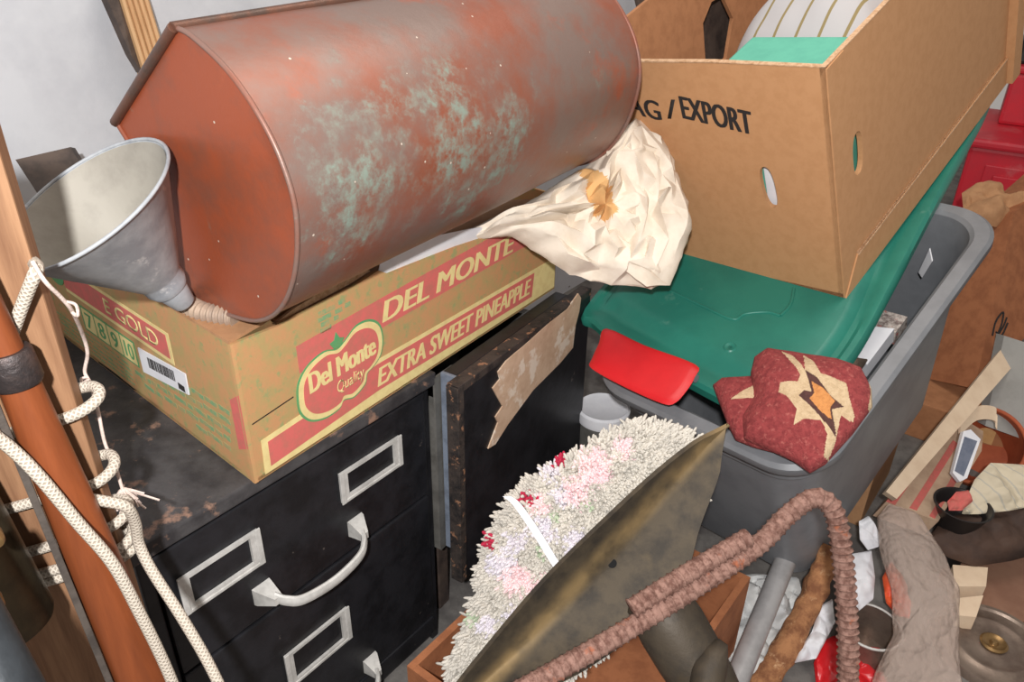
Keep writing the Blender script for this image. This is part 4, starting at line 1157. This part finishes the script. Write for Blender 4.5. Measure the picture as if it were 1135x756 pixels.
link('hub', lathem(HFr, [(0,.0),(.034,0),(.040,.006),(.044,.05),(.043,.09),(.040,.13),(.036,.16),(.018,.162),(.018,.15),(0,.15)], 40), 'bronze', prp, smooth=40)
lf2 = plane3(PT(775, 745, .95), PT(815, 745, .955), PT(790, 705, .985))
link('blade_root', pillowm(lf2, [lf2.px(*p) for p in ((762,770),(768,735),(780,715),(795,708),(806,716),(806,740),(800,775),(792,800),(765,800))], .022, .9, 80, 18, pw=.5), 'bronze', prp, smooth=60)
def proj(p):
    q = p-CAM; z = q.dot(fwv); return CX+FPX*q.dot(rtv)/z, CY-FPX*q.dot(upv)/z
hb_ = min(((math.hypot(proj(p)[0]-679, proj(p)[1]-621), i, k) for i, r_ in enumerate(rows) for k, p in enumerate(r_)))
hi_, hk_ = hb_[1], min(hb_[2], 15)
hn = (rows[hi_][hk_+1]-rows[hi_][hk_]).cross(rows[hi_+1][hk_]-rows[hi_][hk_]).normalized()
if hn.dot(CAM-rows[hi_][hk_]) < 0: hn = -hn
link('blade_hole', lathem(Fr(rows[hi_][hk_]+hn*.004, rows[hi_][hk_+1]-rows[hi_][hk_], None, hn), [(0,.003),(.0055,.003),(.006,.0025),(.006,-.004),(0,-.004)], 20), 'dark', prp, plabel='small dark round hole')

# ------------------------------------------------------------------ rusty reinforcing bar
def rib(t, s): return .0028*max(0, math.sin(s*2*math.pi/.0098+.8*abs(math.cos(t))))**2*min(1, abs(math.sin(t))*2.2)
bp1 = [PT(490,812,.86), PT(605,750,.90), PT(705,692,.935), PT(830,612,.97), PT(870,574,.985), PT(893,556,.99), PT(908,552,.99), PT(922,563,.99), PT(930,590,.992), PT(937,650,1.0), PT(940,720,1.01), PT(940,775,1.025)]
end = PT(940, 775, 1.025); dwn = (end-PT(937, 650, 1.0)).normalized(); endf = end+dwn*((FLOOR-end.z)/dwn.z)
stt = PT(490,812,.86); d0 = (stt-PT(605,750,.90)).normalized(); stf = stt+d0*min(.6, ((FLOOR-stt.z)/d0.z if d0.z < 0 else .3))
path = resample(smooth_pts([stf]+bp1+[endf], 14), 1300)
bar = thing('steel_bar', 'bent rusty ribbed reinforcing bar hooked over the propeller', 'steel bar', endf)
link('rod', tubem(path, .0118, 16, rf=rib), 'rust', bar, smooth=70)
off = (upv*.85-rtv*.5).normalized()*.0155
lap = resample([PT(706,686,.935)+off*.9, PT(770,647,.950)+off, PT(836,606,.968)+off*.9], 160)
link('lapped_rod', tubem(lap, .0112, 16, rf=rib), 'rust', bar, smooth=70)

# ------------------------------------------------------------------ things right of the carton, on the floor
def floor_fr(x, y, h=0.0):
    p = PZ(x, y, FLOOR+h); return Fr(p, (1,0,0), (0,1,0))
g0, g1 = PT(868, 628, 1.46), PT(808, 775, 1.30)
gd = (g1-g0).normalized()
pt_ = thing('metal_pipe', 'smooth grey metal pipe leaning at the front of the grey tote', 'pipe', g1+gd*.2)
link('pipe_wall', tubem([g0-gd*.04, g0, g1, g1+gd*.06], .0195, 30, cap=False), 'pipe', pt_, smooth=60)
link('pipe_bore', tubem([g0-gd*.04, g1+gd*.06], .017, 24, cap=True), 'dark', pt_, smooth=60)
bpt = resample(smooth_pts([PT(922,606,1.46), PT(912,632,1.455), PT(893,678,1.44), PT(871,718,1.41), PT(848,752,1.40), PT(830,785,1.38)], 8), 60)
link('bark_stick', tubem(bpt, [.020+.006*noise.noise(V((i*.25, 0, 0)))+.004*(i/60) for i in range(60)], 18, rf=lambda t, s: .005*noise.noise(V((math.cos(t)*1.6, math.sin(t)*1.6, s*28)))), 'bark', label='rough bark covered stick lying beside the grey pipe', cat='stick', smooth=60)
def lump(name, label, cat, pix, t, thick, m, amp=.008, nsc=24, camp=.02, csc=16, seed=1, tilt=None, back=.8, matfn=None, group=None):
    """a crumpled body facing up towards the viewer"""
    cx = sum(p[0] for p in pix)/len(pix); cyy = sum(p[1] for p in pix)/len(pix)
    o_ = PT(cx, cyy, t); nn = V((0, -.45, .9)).normalized() if tilt is None else V(tilt).normalized()
    f = Fr(o_, rtv, None, nn)
    return link(name, pillowm(f, [f.px(*p) for p in pix], thick, back, 90, 20, amp, nsc, camp, csc, seed, pw=.5, matfn=matfn), m, label=label, cat=cat, group=group, smooth=40)
lump('plastic_wrapper', 'pale crumpled plastic wrapper under the grey pipe', 'wrapper', [(800,640),(838,636),(885,640),(892,668),(878,700),(858,740),(838,775),(800,775),(796,700)], 1.46, .025, 'litter', seed=3, camp=.04, csc=18)
wrl = [(812,648),(838,640),(846,665),(842,700),(828,722),(812,735),(808,690)]
fw = Fr(PT(826, 685, 1.49), rtv, None, V((.3,-.5,.8)).normalized())
redp = [fw.px(*p) for p in ((826,655),(834,658),(836,685),(822,678))]
link('printed_packet', pillowm(fw, [fw.px(*p) for p in wrl], .010, .6, 90, 20, .004, 20, .01, 14, 5, matfn=lambda a, b: 1 if inpoly(a, b, redp) else 0), ['whitepaper', 'red'], label='white packet with red print behind the grey pipe', cat='packet', smooth=40)
lump('paper_scrap', 'crumpled white paper scrap beside the bark stick', 'paper', [(880,735),(884,722),(900,700),(908,672),(922,664),(926,690),(914,712),(905,730)], 1.42, .014, 'whitepaper', seed=7)
lump('paper_scrap', 'white paper sheet standing behind the rusty bar leg', 'paper', [(944,614),(966,610),(970,640),(968,664),(946,682),(940,650)], 1.46, .012, 'whitepaper', seed=8, camp=.01)
lump('paper_scrap', 'small torn white paper beside the top of the bubble wrap', 'paper', [(952,578),(962,572),(977,596),(974,606),(962,610),(953,598)], 1.50, .008, 'whitepaper', seed=9)
lump('red_bag', 'crumpled bright red plastic bag at the foot of the rusty bar', 'bag', [(902,735),(910,712),(925,704),(950,716),(975,718),(982,760),(960,790),(908,790)], 1.40, .03, 'red', seed=10, camp=.03)
fl3 = floor_fr(965, 694, .085)
can = thing('tin_can', 'dull grey open tin behind the red plastic bag', 'tin', V((fl3.o.x, fl3.o.y, FLOOR)))
cf3 = Fr((fl3.o.x, fl3.o.y, FLOOR), (1,0,0), (0,1,0))
link('can_wall', lathem(cf3, [(0,.002),(.05,.002),(.052,.0),(.052,.08),(.054,.085),(.050,.085),(.049,.01),(0,.01)], 36), 'steel', can, smooth=35)
link('rim', tubem([cf3.p(.0525*math.cos(t), .0525*math.sin(t), .085) for t in [2*math.pi*k/40 for k in range(40)]], .0025, 8, closed=True), 'alu', can, smooth=60)
lump('orange_toy', 'orange red plastic object wrapped inside the bubble wrap', 'toy', [(978,640),(988,622),(1000,640),(1010,670),(1008,686),(994,682),(982,668)], 1.44, .014, 'orange', seed=12)
lump('bubble_wrap', 'cloudy bubble wrap bundle right of the rusty bar leg', 'bubble wrap', [(972,574),(985,558),(1012,566),(1030,590),(1048,620),(1062,650),(1060,700),(1066,775),(960,775),(972,740),(990,705),(988,650),(975,610)], 1.39, .045, 'bag', seed=13, camp=.025, csc=9, back=.3)
# pot lid
pl_ = floor_fr(1102, 712, .02)
pl_ = Fr((pl_.o.x, pl_.o.y, FLOOR), (1,0,0), (0,1,0))
pot = thing('pot_lid', 'round brownish steel pot lid with ringed rim lying in the lower right corner', 'lid', pl_.o)
link('lid_disc', lathem(pl_, [(0,.014),(.025,.014),(.03,.012),(.055,.012),(.060,.015),(.066,.015),(.070,.012),(.088,.012),(.092,.016),(.099,.016),(.102,.010),(.104,.0),(.1,.0),(0,.004)], 64), 'steel', pot, smooth=40)
link('knob', lathem(pl_, [(.022,.0145),(.024,.019),(.020,.022),(.013,.018),(.008,.018),(.005,.024),(0,.024)], 30), 'brass', pot, smooth=40, plabel='shiny brass ring knob')
sh = [PZ(1058, 600, FLOOR+.002), PZ(1150, 600, FLOOR+.002), PZ(1150, 690, FLOOR+.002), PZ(1085, 690, FLOOR+.002), PZ(1040, 640, FLOOR+.002)]
link('brown_board', prismm([p-Z*.002 for p in sh], Z*.004), 'brownsheet', label='flat brown hardboard sheet on the floor behind the pot lid', cat='board')
def blk(name, label, pix, z, dz, m, cat='block'):
    pts = [PZ(x, y, z) for x, y in pix]; return link(name, prismm(pts, Z*-dz), m, label=label, cat=cat)
blk('wooden_block', 'pale square wooden block, the farther of two beside the bubble wrap', [(1056,626),(1095,629),(1093,650),(1058,650)], FLOOR+.050, .045, 'beigewood')
blk('wooden_block', 'pale wooden block, the nearer of two, beside the bubble wrap', [(1060,663),(1090,660),(1082,684),(1062,682)], FLOOR+.045, .044, 'beigewood')
lump('brown_bag', 'slumped dark brown leather bag under the checked paper', 'bag', [(1030,596),(1045,575),(1080,566),(1120,560),(1160,556),(1165,610),(1120,622),(1080,628),(1050,618)], 1.62, .04, 'browncloth', seed=15, camp=.03, csc=8)
bpn = floor_fr(1060, 580, .10)
pan = thing('black_pan', 'small round black plastic bowl in front of the dark brown bag', 'bowl', bpn.o)
link('bowl_wall', lathem(Fr(bpn.o, (1,0,0), (0,1,0)), [(0,0),(.035,0),(.052,.045),(.056,.05),(.052,.05),(.048,.044),(.032,.006),(0,.006)], 36), 'blackpl', pan, smooth=40)
link('foot_ring', lathem(Fr(bpn.o-Z*.1, (1,0,0), (0,1,0)), [(.03,0),(.034,0),(.034,.1),(.03,.1)], 30), 'blackpl', pan, smooth=40)
nk = Fr(PT(1100, 540, 1.62), rtv, None, V((-.1,-.55,.8)).normalized())
link('checked_paper', pillowm(nk, [nk.px(*p) for p in ((1070,555),(1080,532),(1098,513),(1135,515),(1160,520),(1150,560),(1120,566),(1085,570),(1066,570))], .01, .6, 100, 20, .005, 20, .02, 14, 4, pw=.4), 'plaid', label='creased cream checked paper napkin at the right edge', cat='napkin', smooth=40)
lump('sweet_wrapper', 'small red and white wrapper left of the checked paper', 'wrapper', [(1050,556),(1060,545),(1072,544),(1078,556),(1066,566),(1052,566)], 1.60, .008, 'redprint', seed=17)
# packaging carton under the board
pk0 = plane3(PT(985, 558, 1.60), PT(1052, 580, 1.60), PT(1060, 470, 1.85))
pkl = [pk0.px(*p) for p in ((982,556),(1040,578),(1088,500),(1090,478),(1058,458))]
pk = thing('packaging_box', 'flat beige packaging box with red stripes under the bare wood board', 'box', PT(1010, 565, 1.6))
pb_ = link('box_body', platem(pk0, [pkl], -.05, 0), 'beigecard', pk)
for ps in ([(982,556),(992,560),(1056,468),(1050,464)], [(1008,563),(1016,566),(1062,492),(1056,488)], [(1030,572),(1036,575),(1066,524),(1060,520)]):
    link('red_stripe', platem(pk0, [[pk0.px(*p) for p in ps]], 0, .001), 'redprint', pb_, plabel='red printed stripe')
link('blue_panel', platem(pk0, [[pk0.px(*p) for p in ((1056,522),(1064,500),(1074,508),(1065,530))]], 0, .0014), 'blueprint', pb_, plabel='blue printed panel')
lbf = Fr(PT(1070, 503, 1.64), rtv, None, V((-.5,-.6,.6)).normalized())
lb = thing('blue_packet', 'small packet with a blue grey face leaning on the packaging box', 'packet', PT(1068, 528, 1.64))
l1 = [lbf.px(*p) for p in ((1056,524),(1068,478),(1076,476),(1087,487),(1072,530),(1064,534))]
link('packet_card', platem(lbf, [l1], -.012, 0), 'whitepaper', lb)
link('blue_face', platem(lbf, [[lbf.px(*p) for p in ((1058,522),(1069,484),(1083,489),(1068,528))]], 0, .001), 'blueprint', lb, plabel='blue grey printed face')
# bare wood board leaning on the tote
w0 = [PT(982,545,1.50), PT(994,553,1.50), PT(1126,402,1.92), PT(1122,388,1.94), PT(1113,383,1.94)]
link('wooden_lath', prismm(w0, V((.006,.02,-.022))), 'beigewood', label='long bare wooden lath leaning along the right side of the grey tote', cat='board')
# terracotta bowl
tcx = PT(1088, 500, 1.90); tax = V((-.55, -.45, .7)).normalized()
tf3 = Fr(tcx-tax*.06, tax.orthogonal(), None, tax)
tp_ = thing('terracotta_bowl', 'tipped terracotta plant pot behind the bare wood lath', 'plant pot', tcx-tax*.06)
link('pot_wall', lathem(tf3, [(0,0),(.05,0),(.085,.08),(.088,.085),(.098,.085),(.098,.11),(.090,.11),(.086,.085),(.05,.008),(0,.008)], 44), 'terra', tp_, smooth=40)
link('pot_rim', tubem([tf3.p(.0945*math.cos(t), .0945*math.sin(t), .11) for t in [2*math.pi*k/44 for k in range(44)]], .005, 8, closed=True), 'terra', tp_, smooth=60)
cw = smooth_pts([PT(1062,482,1.78), PT(1080,466,1.79), PT(1100,466,1.80), PT(1104,476,1.80)], 6)
link('curved_slat', gridm([[p, p+V((0,.015,.028))] for p in cw], .006), 'beigewood', label='short curved wooden slat lying across the terracotta pot', cat='slat', smooth=60)
gp = [PT(1092,472,1.88), PT(1113,372,1.93), PT(1175,392,1.86), PT(1170,500,1.82)]
link('grey_panel', prismm(gp, V((.0,.03,-.01))), 'greypanel', label='flat grey metal panel at the right edge behind the terracotta pot', cat='panel')
# orange carton behind the tote
oc = PT(1072, 428, 2.0)
of_ = Fr(oc, V((.62,-.78,0)), Z)
OC = thing('carton', 'tall orange brown carton with dark scrawl behind the grey tote', 'cardboard box', (oc.x, oc.y, FLOOR))
obox = Fr((oc.x, oc.y, FLOOR), V((.60,-.8,0)), Z)
hh1 = oc.z-FLOOR
a1 = PP(1150, 340, oc, V((.8,.6,0)))
c_ = [PT(1048,425,2.02), PT(1080,431,1.98), PT(1150,352,2.05), PT(1140,195,1.95), PT(1122,236,1.95), PT(1118,245,1.96)]
fr1 = plane3(PT(1080,431,1.98), PT(1150,360,2.12), PT(1122,240,2.02))
fc1 = [fr1.px(*p) for p in ((1080,431),(1165,345),(1165,190),(1124,236))]
fr2 = plane3(PT(1080,431,1.98), PT(1040,422,2.08), PT(1124,240,2.02))
fc2 = [fr2.px(*p) for p in ((1080,431),(1030,420),(1075,245),(1124,236))]
link('carton_body', prismm([fr2.p(*q) for q in fc2], PT(1165, 345, 2.12)-PT(1080, 431, 1.98)), 'orangecard', OC)
fr1 = plane3(PT(1080,431,1.98), PT(1165,345,2.12), PT(1124,236,2.02))
sq = [[(1100,372),(1104,356),(1112,346),(1110,360),(1104,374),(1112,362),(1116,352)], [(1104,368),(1110,372),(1117,358)]]
link('scrawl', merge(*[tubem(smooth_pts([PP(x, y, fr1.o+fr1.z*.001, fr1.z) for x, y in s_], 5), .0022, 6) for s_ in sq]), 'ink', OC, plabel='dark handwritten scrawl')
lc = PT(1065, 440, 2.0)
lb_ = Fr((lc.x, lc.y, FLOOR), UC, (-UC.y, UC.x, 0))
l2 = thing('carton', 'brown carton underneath the tall orange carton', 'cardboard box', (lc.x, lc.y, FLOOR))
link('carton_body', boxm(lb_, -.06, .30, -.28, .12, 0, max(.05, lc.z-FLOOR-.02), .003), 'kraftin', l2)
link('carton_tape', boxm(lb_, -.0605, .3005, -.1, -.05, max(.05, lc.z-FLOOR-.02)-.05, max(.05, lc.z-FLOOR-.02)+.001), 'tan', l2, plabel='tan tape')
# brown paper bag
lump('paper_bag', 'crumpled brown paper bag in front of the red crate', 'paper bag', [(1066,214),(1078,206),(1100,203),(1112,216),(1130,222),(1160,215),(1160,232),(1124,242),(1104,252),(1080,246),(1068,236)], 2.1, .03, 'kraft', seed=23, camp=.04, csc=10)
# red crate
rx = PT(1085, 205, 2.6)
RF = Fr((rx.x, rx.y, FLOOR), V((.86,-.5,0)), Z)
rl0 = RF.px(1098, 155); rtop = RF.px(1098, 165)[1]
rcx_ = RF.px(1074, 165)[0]
red = thing('red_crate', 'dusty red plastic crate at the upper right edge behind the export box', 'crate', (rx.x, rx.y, FLOOR))
link('crate_body', merge(boxm(RF, rcx_, rcx_+.6, 0, rtop, -.5, 0, .012), boxm(RF, rcx_+.06, rcx_+.6, rtop-.2, rtop-.05, 0, .008, .004), boxm(RF, rcx_+.09, rcx_+.2, rtop-.17, rtop-.08, .008, .014, .004)), 'redbin', red)
link('crate_lid', boxm(RF, rcx_-.015, rcx_+.62, rtop, rtop+.03, -.52, .02, .01), 'redbin', red)
r2 = RF.px(1100, 100)
red2 = thing('red_crate', 'bright red crate stacked on the dusty red crate at the right edge', 'crate', RF.p(rcx_+.2, rtop+.03, -.2))
link('crate_body', boxm(RF, rcx_+.06, rcx_+.6, rtop+.03, rtop+.20, -.50, -.25, .012), 'redbin', red2)
link('crate_lid', boxm(RF, rcx_+.05, rcx_+.61, rtop+.20, rtop+.225, -.51, -.24, .008), 'redbin', red2)
dk = RF
bx9 = thing('black_case', 'black case on top of the red crates in the upper right corner', 'case', RF.p(rcx_+.2, rtop+.225, -.35))
link('case_body', boxm(RF, rcx_+.06, rcx_+.6, rtop+.225, rtop+.55, -.5, -.28, .01), 'blackpl', bx9)
link('case_lid', boxm(RF, rcx_+.055, rcx_+.605, rtop+.5, rtop+.58, -.505, -.275, .01), 'blackpl', bx9)
# white tub between cupboard and tote
wt = PT(668, 462, 1.62)
wf = Fr((wt.x, wt.y, FLOOR), (1,0,0), (0,1,0))
hw = PT(668, 446, 1.62).z-FLOOR
tub = thing('paint_bucket', 'white lidded plastic bucket between the black cupboard and grey tote', 'bucket', wf.o)
link('bucket_wall', lathem(wf, [(0,.0),(.045,.0),(.050,hw-.03),(.048,hw-.03),(0,hw-.03)], 40), 'greysteel', tub, smooth=40)
link('bucket_lid', lathem(wf, [(0,hw-.028),(.053,hw-.028),(.055,hw-.02),(.055,hw-.004),(.050,hw),(.044,hw-.004),(0,hw-.004)], 40), 'whitepaper', tub, smooth=40)
